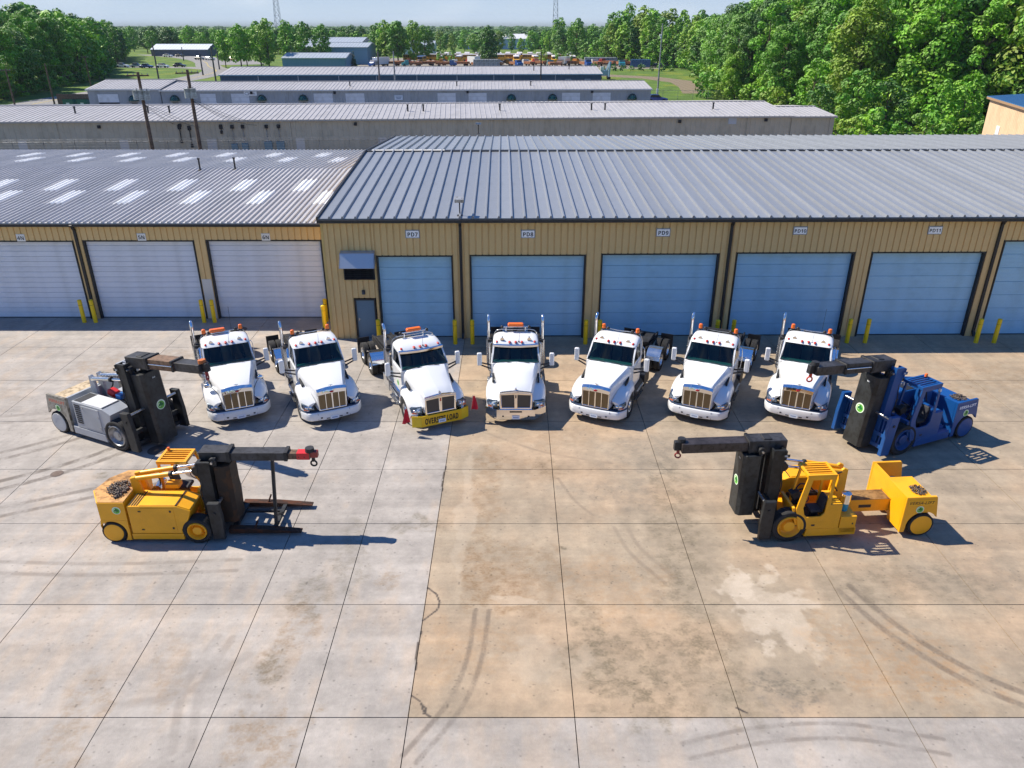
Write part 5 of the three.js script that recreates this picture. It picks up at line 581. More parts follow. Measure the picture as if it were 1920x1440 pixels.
// ---------- long metal buildings behind ----------
const grooved = (x0, x1, y0, y1, z, step, dir = 1) => { const f = []; for (let x = x0; x < x1 - 0.01; x += step) { const b = Math.min(x + step, x1); f.push([x, 0], [x + 0.03, 0], [x + 0.07, 0.03], [b - 0.07, 0.03], [b - 0.03, 0]); } f.push([x1, 0]); return plan([[x0, -0.06], [x1, -0.06], ...f.reverse()], y0, y1, 0).translate(0, 0, z); };
const ribRoof = (x0, x1, za, ya, zb, yb, step, h = 0.05) => { const L = Math.hypot(zb - za, yb - ya), p = [[x0, -0.06]]; for (let x = x0; x < x1 - step * 0.6; x += step) p.push([x, 0], [x + step - 0.11, 0], [x + step - 0.09, h], [x + step - 0.03, h], [x + step - 0.01, 0]); p.push([x1, 0], [x1, -0.06]); return T(ext(shape(p), L, 0), 0, yb, zb, Math.atan2(yb - ya, za - zb)); };
function longShed(name, label, o) {
  const b = o.turn ? swing(group(name, scene), o.px ?? 0, o.z, o.turn) : group(name, scene); tag(b, label, 'building'); const { x0, x1, z, h, zr, hr } = o, zb = 2 * zr - z;
  mesh('wall', grooved(x0, x1, 0, h, z, o.step ?? 0.6), o.wall, b); for (const x of [x0, x1]) mesh('end_wall', prism([[z, 0], [z, h], [zr, hr], [zb, h], [zb, 0]], x - (x === x1 ? 0.1 : 0), x + (x === x1 ? 0 : 0.1), 0), o.wall, b); mesh('back_wall', bx(x0, x1, 0, h, zb, zb + 0.1), o.wall, b);
  mesh('roof', ribRoof(x0 - 0.2, x1 + 0.2, z + 0.25, h + 0.06, zr, hr + 0.08, o.rib ?? 0.6), o.roof, b); mesh('roof', ribRoof(x0 - 0.2, x1 + 0.2, zr, hr + 0.08, zb - 0.2, h + 0.06, o.rib ?? 0.6), o.roof, b);
  mesh('ridge_cap', box(x1 - x0 + 0.4, 0.06, 0.4, (x0 + x1) / 2, hr + 0.14, zr), o.roof, b); mesh('gutter', bx(x0 - 0.2, x1 + 0.2, h - 0.14, h + 0.03, z + 0.2, z + 0.36), o.gutter ?? M.white, b); for (const x of o.pipes ?? []) downspout(b, x, h, z + 0.035, o.pipeM ?? BM.beige, 0.16);
  return b;
}
const ventOn = (b, x, y, z) => mesh('vent_pipe', [cy(0.1, 0.1, 0.9, 10, x, y + 0.45, z), cy(0.15, 0.15, 0.1, 10, x, y + 0.92, z)], M.frame, b);
{
  const b = longShed('beige_shed', 'long beige metal shed behind the fence with grey ribbed roof', { turn: 0.066, px: -3, x0: -76, x1: 34, z: -95, h: 4.2, zr: -105, hr: 4.95, wall: BM.beige, roof: BM.roofFar, rib: 0.61, step: 0.61, gutter: mat([0.42, 0.4, 0.36], 0.5), pipes: [-52.4, -26, -2.4, 16.6, 28.6] });
  for (const [x, w] of [[-56.6, 1], [-45.2, 1], [-35.2, 1.1], [-25, 1], [-15.4, 1], [4.6, 1.1], [14.6, 1], [24.4, 1]]) { const d = group('door', b, [x, 0, -95]); mesh('door_leaf', bx(-w / 2, w / 2, 0.05, 2.15, 0.04, 0.07), BM.sheet, d); mesh('door_frame', [bx(-w / 2 - 0.08, -w / 2, 0, 2.22, 0.035, 0.09), bx(w / 2, w / 2 + 0.08, 0, 2.22, 0.035, 0.09), bx(-w / 2, w / 2, 2.15, 2.22, 0.035, 0.09)], BM.beige, d); }
  for (const [x, y] of [[-47.6, 3.6], [-38.5, 3.7], [-18.4, 3.7], [20.2, 3.7], [30.8, 3.8]]) mesh('wall_lamp', [rb(0.34, 0.34, 0.24, 0.04, x, y, -94.84)], M.dark, b);
  mesh('wall_plate', box(1.0, 0.8, 0.06, 26.7, 3.75, -94.94), mat([0.5, 0.55, 0.6], 0.5), b);
  for (const [x, y, w, h] of [[-32.6, 1.1, 0.7, 1.0], [-31.4, 1.1, 0.7, 1.1], [-28.7, 1.1, 0.9, 1.4], [-27.3, 1.1, 0.9, 1.4]]) { const e = group('electric_cabinet', b, [x, y, -94.8]); mesh('cabinet', rb(w, h, 0.35, 0.03, 0, 0, 0), mat([0.16, 0.27, 0.32], 0.5), e); mesh('conduit', [rod([0, h / 2, 0], [0, 2.3, 0], 0.05)], M.galv, e); mesh('breaker', [rb(0.35, 0.4, 0.3, 0.03, 0, 2.4, 0)], M.dark, e); }
  for (const [x, y0, y1] of [[-38.6, 1.9, 3.5], [-37.5, 1.4, 3.4], [-33.9, 2.9, 3.5]]) mesh('meter_conduit', [rod([x, y0, -94.85], [x, y1, -94.85], 0.06), rb(0.36, 0.5, 0.25, 0.04, x, y1, -94.85), rb(0.25, 0.35, 0.2, 0.03, x, y0, -94.85)], M.frame, b);
  mesh('air_unit', [rb(1.0, 0.8, 0.5, 0.04, -42.3, 0.5, -94.5), cy(0.3, 0.3, 0.04, 18, -42.3, 0.5, -94.24, 'z')], BM.sheet, b);
  for (const x of [-43.5, -41, -12.5, -10.6, -1.2, 10.2, 11.9, 25.6, -52]) ventOn(b, x, 4.45, -99.5);
  const an = longShed('beige_annex', 'short lower annex at the right end of the beige shed', { turn: 0.066, px: -3, x0: 34.02, x1: 39.4, z: -94.98, h: 4.14, zr: -101.5, hr: 4.6, wall: BM.beige, roof: BM.roofFar, rib: 0.61, step: 0.61, gutter: mat([0.42, 0.4, 0.36], 0.5), pipes: [38.9] }); void an;
}
{
  const b = longShed('grey_shed', 'long pale grey shed with green dome awnings over its doors', { turn: 0.036, px: -20, x0: -59.4, x1: 24, z: -139, h: 4.15, zr: -146.5, hr: 4.95, wall: BM.greyWall, roof: BM.roofFar, rib: 0.61, step: 0.61, pipes: [] });
  const e = longShed('grey_shed', 'taller left end of the grey shed with a half open door', { turn: 0.036, px: -20, x0: -71.5, x1: -59.45, z: -138.9, h: 4.35, zr: -147, hr: 5.3, wall: BM.greyWall, roof: BM.roofFar, rib: 0.61, step: 0.61 });
  const d0 = group('garage_door', e, [-68.2, 0, -138.86]); mesh('door_leaf', bx(-1.7, 1.7, 2.3, 3.6, 0.03, 0.06), BM.doorWhite[0], d0); mesh('dark_opening', bx(-1.7, 1.7, 0.02, 2.3, 0.01, 0.035), M.dark, d0);
  for (const [x, w] of [[-51.6, 2.6], [-46.2, 3], [-32.2, 3.2], [-26.8, 3.2], [-11.2, 3.1], [-5.9, 3.1], [10.2, 3.1], [15.5, 3.1]]) { const d = group('garage_door', b, [x, 0, -139]); for (let i = 0; i < 6; i++) mesh('door_panel', bx(-w / 2, w / 2, 0.02 + i * 0.6, 0.6 + i * 0.6, 0.04, 0.07), BM.doorWhite[i % 2], d); }
  const dome = ready([(() => { const g = new THREE.SphereGeometry(0.85, 16, 8, 0, Math.PI, 0, Math.PI / 2); return g.scale(1, 1.1, 1.05); })(), ...[0.5, 1.0, 1.57, 2.14, 2.64].map((a) => tube([0, 0.25, 0.5, 0.75, 1].map((v) => { const q = v * Math.PI / 2, c = Math.cos(q) * 0.86; return [c * Math.cos(a), Math.sin(q) * 0.945, c * Math.sin(a) * 1.05]; }), 0.015, 8, 4))]);
  BM.green.side = THREE.DoubleSide;
  for (const [x, p, z] of [[-64, e, -138.85], [-57.2, b, -138.95], [-42.6, b, -138.95], [-35.6, b, -138.95], [-0.1, b, -138.95], [7.0, b, -138.95], [20.8, b, -138.95]]) { const a = group('awning', p, [x, 2.5, z]); mesh('awning_dome', dome, BM.green, a); mesh('entry_door', bx(-0.5, 0.5, -2.45, -0.3, -0.02, 0.04), M.frame, a); }
  for (const x of [-54, -38.5, -22, -15.5, 1.8, 4.4, -29, 12.7, 22.6]) mesh('window', [box(0.9, 0.5, 0.05, x, 1.75, -138.94)], M.dark, b);
  for (const [x, y] of [[-44.2, 3.75], [-30.2, 3.75], [-7.6, 3.8], [13.8, 3.8]]) mesh('wall_lamp', rb(0.4, 0.45, 0.25, 0.05, x, y, -138.8), M.dark, b);
  const s1 = group('sign', b, [-45.0, 3.62, -138.9]); mesh('sign_plate', rb(2.2, 0.7, 0.06, 0.02, 0, 0, 0), M.white, s1); plate('print', 2.1, 0.64, print(128, 40, (x, w, h) => { x.fillStyle = '#eef1f4'; x.fillRect(0, 0, w, h); x.strokeStyle = '#2a3550'; x.lineWidth = 3; x.beginPath(); x.ellipse(30, 20, 22, 13, 0, 0.6, 5.6); x.stroke(); x.fillStyle = '#6a6f7c'; x.fillRect(38, 14, 70, 4); x.fillRect(38, 22, 76, 4); }), s1, [0, 0, 0.034]); s1.position.x = -44.4;
  const s2 = group('sign', b, [-19.4, 2.9, -138.9]); mesh('sign_plate', rb(1.5, 0.85, 0.06, 0.02, 0, 0, 0), mat([0.5, 0.56, 0.62], 0.5), s2); plate('print', 1.3, 0.66, print(64, 32, (x, w, h) => { x.fillStyle = '#dfe6ee'; x.fillRect(0, 0, w, h); x.fillStyle = '#3f5f86'; x.fillRect(6, 8, 52, 4); x.fillRect(10, 16, 44, 3); x.fillRect(14, 22, 36, 3); }), s2, [0, 0, 0.034]);
  for (const x of [-28, -9.5, 3.4]) ventOn(b, x, 4.3, -142);
}
{
  const b = longShed('navy_shed', 'long shed with dark blue walls and pale grey roof', { turn: 0.045, px: -20, x0: -62, x1: 19.4, z: -176, h: 4.5, zr: -186, hr: 5.55, wall: BM.navy, roof: BM.roofFar, rib: 0.9, step: 0.9, gutter: mat([0.2, 0.38, 0.48], 0.5), pipes: [-54, -45.6, -37, -29, -20.4, -11.8, -3.9, 0.4, 9.4], pipeM: mat([0.35, 0.4, 0.44], 0.5) });
  for (const x of [12.2, 16.4]) { const w = group('window', b, [x, 2.9, -175.95]); mesh('window_frame', [bx(-0.62, 0.62, -0.65, -0.55, 0.03, 0.1), bx(-0.62, 0.62, 0.55, 0.65, 0.03, 0.1), bx(-0.62, -0.52, -0.55, 0.55, 0.03, 0.1), bx(0.52, 0.62, -0.55, 0.55, 0.03, 0.1), bx(-0.04, 0.04, -0.55, 0.55, 0.03, 0.1)], mat([0.3, 0.42, 0.5], 0.5), w); mesh('pane', bx(-0.5, 0.5, -0.54, 0.54, 0.02, 0.04), mat([0.12, 0.2, 0.25], 0.1), w); }
  ventOn(b, 5, 5, -180); ventOn(b, 13, 5, -182);
}
{ // blue sheds in the middle distance, office on the left, tan building at the right edge
  const blueW = mat([0.16, 0.3, 0.42], 0.6), roofB = mat([0.34, 0.38, 0.43], 0.5);
  longShed('blue_shed', 'low blue shed in front of the small spruces', { x0: -80, x1: -58, z: -288, h: 3.6, zr: -296, hr: 5, wall: blueW, roof: roofB, rib: 1.2, step: 1.2 });
  longShed('blue_shed', 'blue shed with large doors beside the leafy central trees', { x0: -84, x1: -56, z: -322, h: 6.2, zr: -332, hr: 7.6, wall: blueW, roof: roofB, rib: 1.2, step: 1.2 });
  longShed('grey_roof_shed', 'grey roofed shed farthest back of the blue group', { x0: -92, x1: -66, z: -366, h: 7, zr: -380, hr: 8.8, wall: mat([0.3, 0.31, 0.33], 0.6), roof: roofB, rib: 1.4, step: 1.4 });
  longShed('roadside_office', 'low dark office with white roof where the road bends', { x0: -178, x1: -150, z: -410, h: 2.9, zr: -418, hr: 5.2, wall: mat([0.1, 0.12, 0.16], 0.6), roof: mat([0.62, 0.66, 0.7], 0.5), rib: 1.5, step: 1.5 });
  longShed('white_house', 'small white building between trees beyond the bus yard', { x0: -56, x1: -40, z: -430, h: 4.6, zr: -436, hr: 6.4, wall: mat([0.62, 0.65, 0.68], 0.6), roof: roofB, rib: 1.5, step: 1.5 });
  longShed('far_white_shed', 'white roofed shed glimpsed behind the lone round tree', { x0: -30, x1: 14, z: -520, h: 6, zr: -532, hr: 8.6, wall: mat([0.4, 0.5, 0.62], 0.6), roof: mat([0.6, 0.6, 0.6], 0.5), rib: 2, step: 2 });
  const b = group('tan_building', scene, [47.2, 0, -80], rad(-105.5)); tag(b, 'tall tan metal building with blue roof at the right edge', 'building');
  mesh('wall', grooved(0, 22, 0, 7.8, 0, 0.45), BM.peach, b); mesh('end_wall', prism([[-0.02, 0], [-0.02, 7.8], [-12, 8.8], [-24, 7.8], [-24, 0]], 0, 0.12, 0), BM.peach, b); mesh('end_wall', prism([[-0.02, 0], [-0.02, 7.8], [-12, 8.8], [-24, 7.8], [-24, 0]], 21.88, 22, 0), BM.peach, b); mesh('roof', ribRoof(-0.3, 22.3, 0.3, 7.86, -12, 8.9, 0.6), BM.blueRoof, b); mesh('roof', ribRoof(-0.3, 22.3, -12, 8.9, -24.3, 7.86, 0.6), BM.blueRoof, b); mesh('eave_trim', bx(-0.3, 22.3, 7.62, 7.82, 0.05, 0.3), mat([0.35, 0.22, 0.12], 0.6), b); mesh('vent_panel', bx(4.3, 5.3, 4.2, 5.6, 0.04, 0.08), BM.doorWhite[0], b);
}
// ---------- chain-link fence with barbed wire in front of the beige shed ----------
function wireFence(label, pts, h, step, barbed) { const f = group('wire_fence', scene); tag(f, label, 'fence', 'chain link fences'); for (let i = 0; i + 1 < pts.length; i++) { const A = V(pts[i][0], 0, pts[i][1]), B = V(pts[i + 1][0], 0, pts[i + 1][1]), n = Math.max(1, Math.round(A.distanceTo(B) / step)); for (let k = 0; k <= n; k++) { const p = A.clone().lerp(B, k / n); mesh('post', [rod([p.x, 0, p.z], [p.x, h, p.z], 0.035, 6), ...(barbed ? [rod([p.x, h, p.z], [p.x + 0.14, h + 0.34, p.z + 0.14], 0.02, 5)] : [])], M.galv, f); } mesh('top_rail', rod([A.x, h, A.z], [B.x, h, B.z], 0.03, 6), M.galv, f); if (barbed) for (const q of [0.4, 0.75, 1]) mesh('barbed_wire', rod([A.x + 0.14 * q, h + 0.34 * q, A.z + 0.14 * q], [B.x + 0.14 * q, h + 0.34 * q, B.z + 0.14 * q], 0.008, 4), M.galv, f); const w = []; for (let y = 0.2; y < h - 0.1; y += 0.3) w.push(rod([A.x, y, A.z], [B.x, y, B.z], 0.008, 4)); const m = mesh('mesh_wire', w, M.galv, f); m.userData.kind = 'stuff'; } }
wireFence('chain link fence with barbed wire along the beige shed', [[-70, -88.4], [-12, -92.2]], 2.2, 3.4, true);
wireFence('dark chain link fence beside the grass at the light pole', [[25, -168], [46, -165]], 2, 3, false);
{ const f = group('board_fence', scene); tag(f, 'brown board fence behind the green dumpsters', 'fence'); const fm = mat([0.16, 0.1, 0.08], 0.85); for (let i = 0; i < 22; i++) mesh('board', bx(-88.6 + i * 0.5, -88.13 + i * 0.5, 0, 2.0, -158.05, -158), fm, f); for (const y of [0.4, 1.6]) mesh('rail', bx(-88.6, -77.6, y - 0.05, y + 0.05, -158.1, -158.05), fm, f); }
{ const p = group('dumpster', scene, [-84.3, 0, -154.6]); const g = mat([0.02, 0.12, 0.1], 0.5); mesh('bin', prism([[-0.9, 0.15], [-1, 1.2], [1, 1.4], [0.9, 0.15]], -0.95, 0.95, 0.03), g, p); mesh('lid', box(1.95, 0.06, 2.05, 0, 1.36, 0, -0.1), M.black, p); mesh('label_plate', bx(-0.3, 0.3, 0.5, 0.8, 1.0, 1.02), M.white, p); tag(p, 'dark green dumpster on the left, before the board fence', 'dumpster', 'dumpsters by the board fence'); const q = copyThing(p, 'dark green dumpster on the right, nearer the grey shed'); q.position.x = -81.6; }
// ---------- poles, wires, masts ----------
const wireM = mat([0.02, 0.02, 0.022], 0.6);
function pole(x, z, h, label, o = {}) { const p = group('utility_pole', scene, [x, 0, z]); tag(p, label, 'utility pole', 'wooden utility poles'); p.rotation.z = o.lean ?? 0; mesh('post', cy(o.r ?? 0.11, (o.r ?? 0.11) * 1.5, h, 10, 0, h / 2, 0), o.m ?? M.wood, p); if (o.arm) { mesh('crossarm', box(o.arm, 0.14, 0.12, 0, h - 0.35, 0.14, 0, o.turn ?? 0), M.wood, p); for (const s of [-0.45, -0.2, 0.2, 0.45]) mesh('insulator', cy(0.04, 0.05, 0.18, 8, s * o.arm * Math.cos(o.turn ?? 0), h - 0.2, 0.14 - s * o.arm * Math.sin(o.turn ?? 0)), M.galv, p); } return p; }
{
  const tr = (p, x, y) => { const t = group('transformer', p, [x, y, 0.25]); mesh('tank', [cy(0.36, 0.36, 0.95, 16, 0, 0, 0), cy(0.38, 0.38, 0.06, 16, 0, 0.5, 0)], mat([0.45, 0.5, 0.48], 0.5, 0, { map: tWorn }), t); mesh('bushing', cy(0.05, 0.07, 0.22, 8, 0.1, 0.62, 0), M.galv, t); mesh('bracket', box(0.2, 0.5, 0.12, 0, 0, -0.34), M.frame, t); };
  const a = pole(-40.95, -90, 9.55, 'wooden pole with three transformer cans, left of the near pair', { arm: 2.4, r: 0.15 }); tr(a, -0.5, 7.2); tr(a, 0.0, 7.2 - 0.02); tr(a, 0.62, 7.15); const b = pole(-35.5, -90, 9.8, 'wooden pole with boxed transformer, right of the near pair', { arm: 2.4, r: 0.15, turn: 0.3 }); tr(b, -0.25, 7.35); tr(b, 0.3, 7.35);
  const w = (A, B, sag) => { const m = [(A[0] + B[0]) / 2, (A[1] + B[1]) / 2 - sag, (A[2] + B[2]) / 2]; return tube([A, m, B], 0.018, 20, 5); };
  const wires = (label, list) => { const g = group('power_line', scene); list.forEach(([A, B, s]) => mesh('wire', w(A, B, s), wireM, g)); tag(g, label, 'wires', 'overhead wires'); };
  wires('drooping wires from the left near pole to the beige shed wall', [[[-40.9, 6.3, -89.8], [-38.6, 3.5, -94.8], 0.5], [[-40.9, 6.1, -89.8], [-37.5, 3.2, -94.8], 0.7], [[-40.9, 6.5, -89.8], [-33.9, 3.4, -94.8], 0.8], [[-40.9, 6.2, -89.8], [-33, 3.0, -94.8], 0.9]]);
  wires('fan of wires from the right near pole to the electric cabinets', [[[-35.4, 6.7, -89.8], [-31.4, 3.5, -94.8], 0.5], [[-35.4, 6.6, -89.8], [-28.7, 3.5, -94.8], 0.6], [[-35.4, 6.8, -89.8], [-27.3, 3.5, -94.8], 0.7], [[-35.4, 6.5, -89.8], [-27.1, 3.3, -94.8], 0.9]]);
  const L = [[-91.9, -149.5, 7], [-87.4, -154.6, 7.6], [-105.6, -205, 7.2]]; const lab = ['leaning pole at the far left edge of the road', 'bare pole standing beside the board fence', 'pole with crossarm in front of the left wood'];
  L.forEach(([x, z, h], i) => pole(x, z, h, lab[i], { arm: i === 1 ? 0 : 1.8, r: 0.12 })); const P = L.map(([x, z, h]) => [x, h - 0.3, z]);
  wires('wires strung along the left roadside poles', [[[-130, 6.3, -120], P[0], 0.7], [P[0], P[1], 0.25], [P[1], P[2], 0.8], [[-130, 4.6, -120], [-91.9, 4.7, -149.5], 0.7], [[-91.9, 4.9, -149.5], [-87.4, 5.6, -154.6], 0.2], [[-87.4, 5.2, -154.6], [-105.6, 5, -205], 0.8], [[-130, 2.9, -120], [-87.4, 3.0, -154.6], 0.5], [P[2], [-99.7, 8.8, -231], 0.5]]);
  for (const [x, z, h, l] of [[-99.7, -231.4, 9.4, 'tall leaning pole left of the bend in the road'], [-95.4, -253.7, 6.1, 'short pole on the grass by the road bend'], [-80.5, -222.7, 9, 'tall pole at the left end of the navy shed'], [-102, -287.4, 5.8, 'pole by the small car park beyond the bend'], [-141, -355.6, 5.4, 'far pole near the roadside office']]) pole(x, z, h, l, { r: 0.16, m: mat([0.1, 0.09, 0.09], 0.9) });
  const bp = pole(-27.15, -168, 9.3, 'pole carrying a grey box above the navy shed roof', { r: 0.14, m: mat([0.14, 0.12, 0.12], 0.9) }); mesh('equipment_box', rb(0.5, 0.9, 0.4, 0.04, -0.35, 7.2, 0.1), M.galv, bp); pole(-24, -168, 9.3, 'slim grey pole above the navy shed, left of centre', { r: 0.13, m: M.galv }); pole(5.9, -168, 9.5, 'slim dark pole above the navy shed, right of centre', { r: 0.12, m: M.frame });
  const lp = group('light_pole', scene, [30.7, 0, -171.8]); mesh('post', cy(0.11, 0.2, 14.4, 12, 0, 7.2, 0), M.galv, lp); mesh('lamp_head', [rb(0.5, 0.35, 0.5, 0.08, -0.25, 12.2, 0.1), rb(0.3, 0.4, 0.3, 0.05, -0.15, 11.8, 0.1)], M.white, lp); mesh('meter_box', rb(0.5, 0.8, 0.3, 0.04, -0.1, 1.6, 0.25), M.white, lp); tag(lp, 'tall pale steel light pole beside the grass on the right', 'light pole');
  const tower = (x, z, H, w, label) => { const t = group('radio_tower', scene, [x, 0, z]); tag(t, label, 'tower', 'lattice radio towers'); const at = (y) => w * (1 - y / H * 0.82) / 2, m = mat([0.22, 0.25, 0.3], 0.6, 0.2); for (const sx of [-1, 1]) for (const sz of [-1, 1]) mesh('leg', rod([sx * at(0), 0, sz * at(0)], [sx * at(H), H, sz * at(H)], 0.16, 5, 0.1), m, t); const n = 16; for (let i = 0; i < n; i++) { const y0 = H * i / n, y1 = H * (i + 1) / n, a = at(y0), b = at(y1); mesh('brace', [rod([-a, y0, a], [b, y1, b], 0.1, 4), rod([a, y0, a], [-b, y1, b], 0.1, 4), rod([-a, y0, a], [-b, y1, -b], 0.1, 4), rod([a, y0, -a], [b, y1, b], 0.1, 4), rod([-b, y1, b], [b, y1, b], 0.1, 4)], m, t); } };
  tower(-194, -700, 66, 5.4, 'grey lattice tower rising behind trees left of centre'); tower(36, -700, 66, 5, 'grey lattice tower rising behind trees right of centre');
}
// ---------- vehicles far off ----------
const carBody = (c) => phys(c, 0.35, 0, { clearcoat: 0.8 });
function car(x, z, a, c, label) { const t = group('parked_car', scene, [x, 0, z], a); tag(t, label, 'car', 'cars parked along the left road'); mesh('body', prism([[-2.2, 0.3], [-2.2, 0.85], [-1.5, 0.95], [1.0, 0.92], [2.1, 0.75], [2.2, 0.3]], -0.88, 0.88, 0.06), c, t); mesh('cabin', prism([[-1.7, 0.93], [-1.2, 1.42], [0.3, 1.44], [1.0, 0.93]], -0.76, 0.76, 0.06), mat([0.03, 0.04, 0.05], 0.15), t); mesh('roof', rbx(-0.72, 0.72, 1.42, 1.5, -1.2, 0.3, 0.03), c, t); for (const s of [-1, 1]) for (const q of [-1.35, 1.35]) mesh('wheel', cy(0.33, 0.33, 0.22, 14, s * 0.8, 0.33, q, 'x'), M.rubber, t); return t; }
{
  const wh = carBody([0.7, 0.72, 0.74]), bl = carBody([0.02, 0.06, 0.3]), sv = carBody([0.4, 0.42, 0.45]), bk = carBody([0.03, 0.03, 0.035]), rd = carBody([0.3, 0.03, 0.03]);
  const c = [[-142, -301, 1.5, wh, 'white car at the left end of the roadside row'], [-136.5, -300.5, 1.6, sv, 'silver car, second from the left of the roadside row'], [-131, -296, 1.5, bl, 'dark blue car in the roadside row'], [-126.5, -299, 1.4, wh, 'white car right of the dark blue car'], [-122, -303, 1.5, bk, 'black car at the right end of the roadside row'], [-165, -398, 1.4, wh, 'white car in front of the roadside office'], [-160, -400, 1.4, bk, 'black car in front of the roadside office'], [-138, -366, 1.2, bk, 'dark car parked across from the roadside office'], [-132, -362, 1.2, sv, 'silver car across from the roadside office'], [-120, -356, 1.2, rd, 'red car near the trees beyond the bend']];
  c.forEach((q) => car(...q)); const b = car(29.2, -164, 1.6, bl, 'blue car half hidden behind the beige shed at right'); delete b.userData.group;
  // school buses in the far yard
  const bus = group('school_bus', scene), yel = mat([0.66, 0.34, 0.02], 0.5); mesh('body', [prism([[-5.2, 0.5], [-5.2, 2.5], [3.6, 2.5], [3.8, 1.7], [5.3, 1.5], [5.4, 0.5]], -1.2, 1.2, 0.05)], yel, bus); mesh('roof', prism([[-5.2, 2.5], [-5.1, 2.85], [3.4, 2.85], [3.65, 2.5]], -1.15, 1.15, 0.12), mat([0.75, 0.72, 0.72], 0.5), bus); for (const s of [-1, 1]) { for (let i = 0; i < 9; i++) mesh('window', box(0.03, 0.5, 0.75, s * 1.21, 2.05, -4.6 + i * 0.93), M.dark, bus); for (const q of [-3, 3.6]) mesh('wheel', cy(0.5, 0.5, 0.3, 14, s * 1.05, 0.5, q, 'x'), M.rubber, bus); } mesh('windshield', box(2.0, 0.7, 0.05, 0, 2.05, 3.74, -0.1), M.dark, bus); tag(bus, 'yellow school bus with white roof in the far storage yard', 'bus', 'school buses in the far yard');
  let k = 0; const spots = []; for (let i = 0; i < 16; i++) spots.push([-42 + i * 4.5, -372]); for (let i = 0; i < 14; i++) spots.push([-41 + i * 4.9, -352]); for (let i = 0; i < 9; i++) spots.push([-36 + i * 7.6, -334]);
  for (const [x, z] of spots) { if (Math.abs(x + 9) < 4 && z > -340) continue; const o = k++ ? copyThing(bus) : bus; o.position.set(x + rr(-0.6, 0.6), 0, z + rr(-2, 2)); o.rotation.y = (z === -352 ? 1.57 * (rnd() < 0.6 ? 1 : 0) : 0) + rr(-0.06, 0.06) + Math.PI * (rnd() < 0.5 ? 1 : 0); }
  // box trucks and scrap in front of the buses
  const bt = (x, z, a, c, label, L = 5) => { const t = group('scrap_truck', scene, [x, 0, z], a); tag(t, label, 'truck', 'old trucks in the scrap yard'); mesh('cab', prism([[1.2, 0.5], [1.2, 2.3], [2.4, 2.3], [2.9, 1.5], [3.7, 1.4], [3.8, 0.5]], -1.1, 1.1, 0.06), c, t); mesh('cargo_body', rbx(-1.15, 1.15, 0.8, L > 5 ? 3.2 : 1.6, -L + 1, 1.1, 0.05), L > 5 ? M.white : M.rust, t); mesh('window', box(2.0, 0.6, 0.05, 0, 1.95, 2.6, -0.5), M.dark, t); for (const s of [-1, 1]) for (const q of [-L + 2.2, 2.8]) mesh('wheel', cy(0.48, 0.48, 0.3, 12, s * 0.95, 0.48, q, 'x'), M.rubber, t); };
  const cols = { blue: carBody([0.02, 0.08, 0.3]), white: carBody([0.6, 0.6, 0.6]), red: carBody([0.35, 0.04, 0.03]), teal: carBody([0.03, 0.25, 0.3]), brown: carBody([0.22, 0.1, 0.05]), orange: carBody([0.5, 0.2, 0.03]) };
  const names = Object.keys(cols); let n = 0; for (let i = 0; i < 24; i++) { const x = -50 + i * 4.3, z = -306 - (i % 3) * 5, c = names[i % 6]; if (x > 52) continue; bt(x, z, rr(0, 6.28), cols[c], `old ${c} ${i % 8 === 0 ? 'box truck' : 'flatbed truck'} in the scrap yard`, i % 8 === 0 ? 7 : 5); n++; }
  const ct = (x, z, a, L, c, label) => { const t = group('cargo_container', scene, [x, 0, z], a); tag(t, label, 'container'); const f = []; for (let q = 0; q < L; q += 0.6) f.push([q, 0], [q + 0.2, 0], [q + 0.28, 0.08], [q + 0.52, 0.08]); f.push([L, 0]); mesh('shell', [plan([[0, -2.4], [L, -2.4], ...f.reverse()], 0.15, 2.7, 0)], c, t); mesh('door', [bx(-0.05, 0, 0.2, 2.6, -2.3, -0.1)], M.white, t); };
  ct(28, -318, 0, 12, mat([0.4, 0.47, 0.52], 0.6, 0, { map: tWorn }), 'long pale blue container in the scrap yard at right'); ct(-14, -300, 0.05, 9, mat([0.45, 0.47, 0.5], 0.6, 0, { map: tWorn }), 'grey container lying before the buses'); ct(43, -300, -0.2, 7, mat([0.03, 0.1, 0.22], 0.6), 'dark blue container under the trees at right');
  const ex = group('excavator', scene, [26.5, 0, -236]); tag(ex, 'grey excavator with raised arm beside the navy shed', 'excavator'); const gm = mat([0.3, 0.42, 0.52], 0.5); mesh('track', [rbx(-1.4, -0.8, 0, 0.8, -1.8, 1.8, 0.3)], M.frame, ex); mesh('track', rbx(0.8, 1.4, 0, 0.8, -1.8, 1.8, 0.3), M.frame, ex); mesh('house', rbx(-1.3, 1.3, 0.9, 2.3, -1.8, 1.2, 0.1), gm, ex); mesh('cab', rbx(-1.3, -0.3, 2.3, 3.3, -0.4, 1.2, 0.1), M.white, ex); mesh('arm', [beam([0.4, 2, 0.8], [1.4, 4.6, 1.6], 0.5, 0.6), beam([1.4, 4.6, 1.6], [1.0, 0.6, 2.6], 0.4, 0.6)], gm, ex); mesh('bucket', rbx(0.5, 1.5, 0.0, 0.7, 2.3, 3.1, 0.1), M.frame, ex);
}
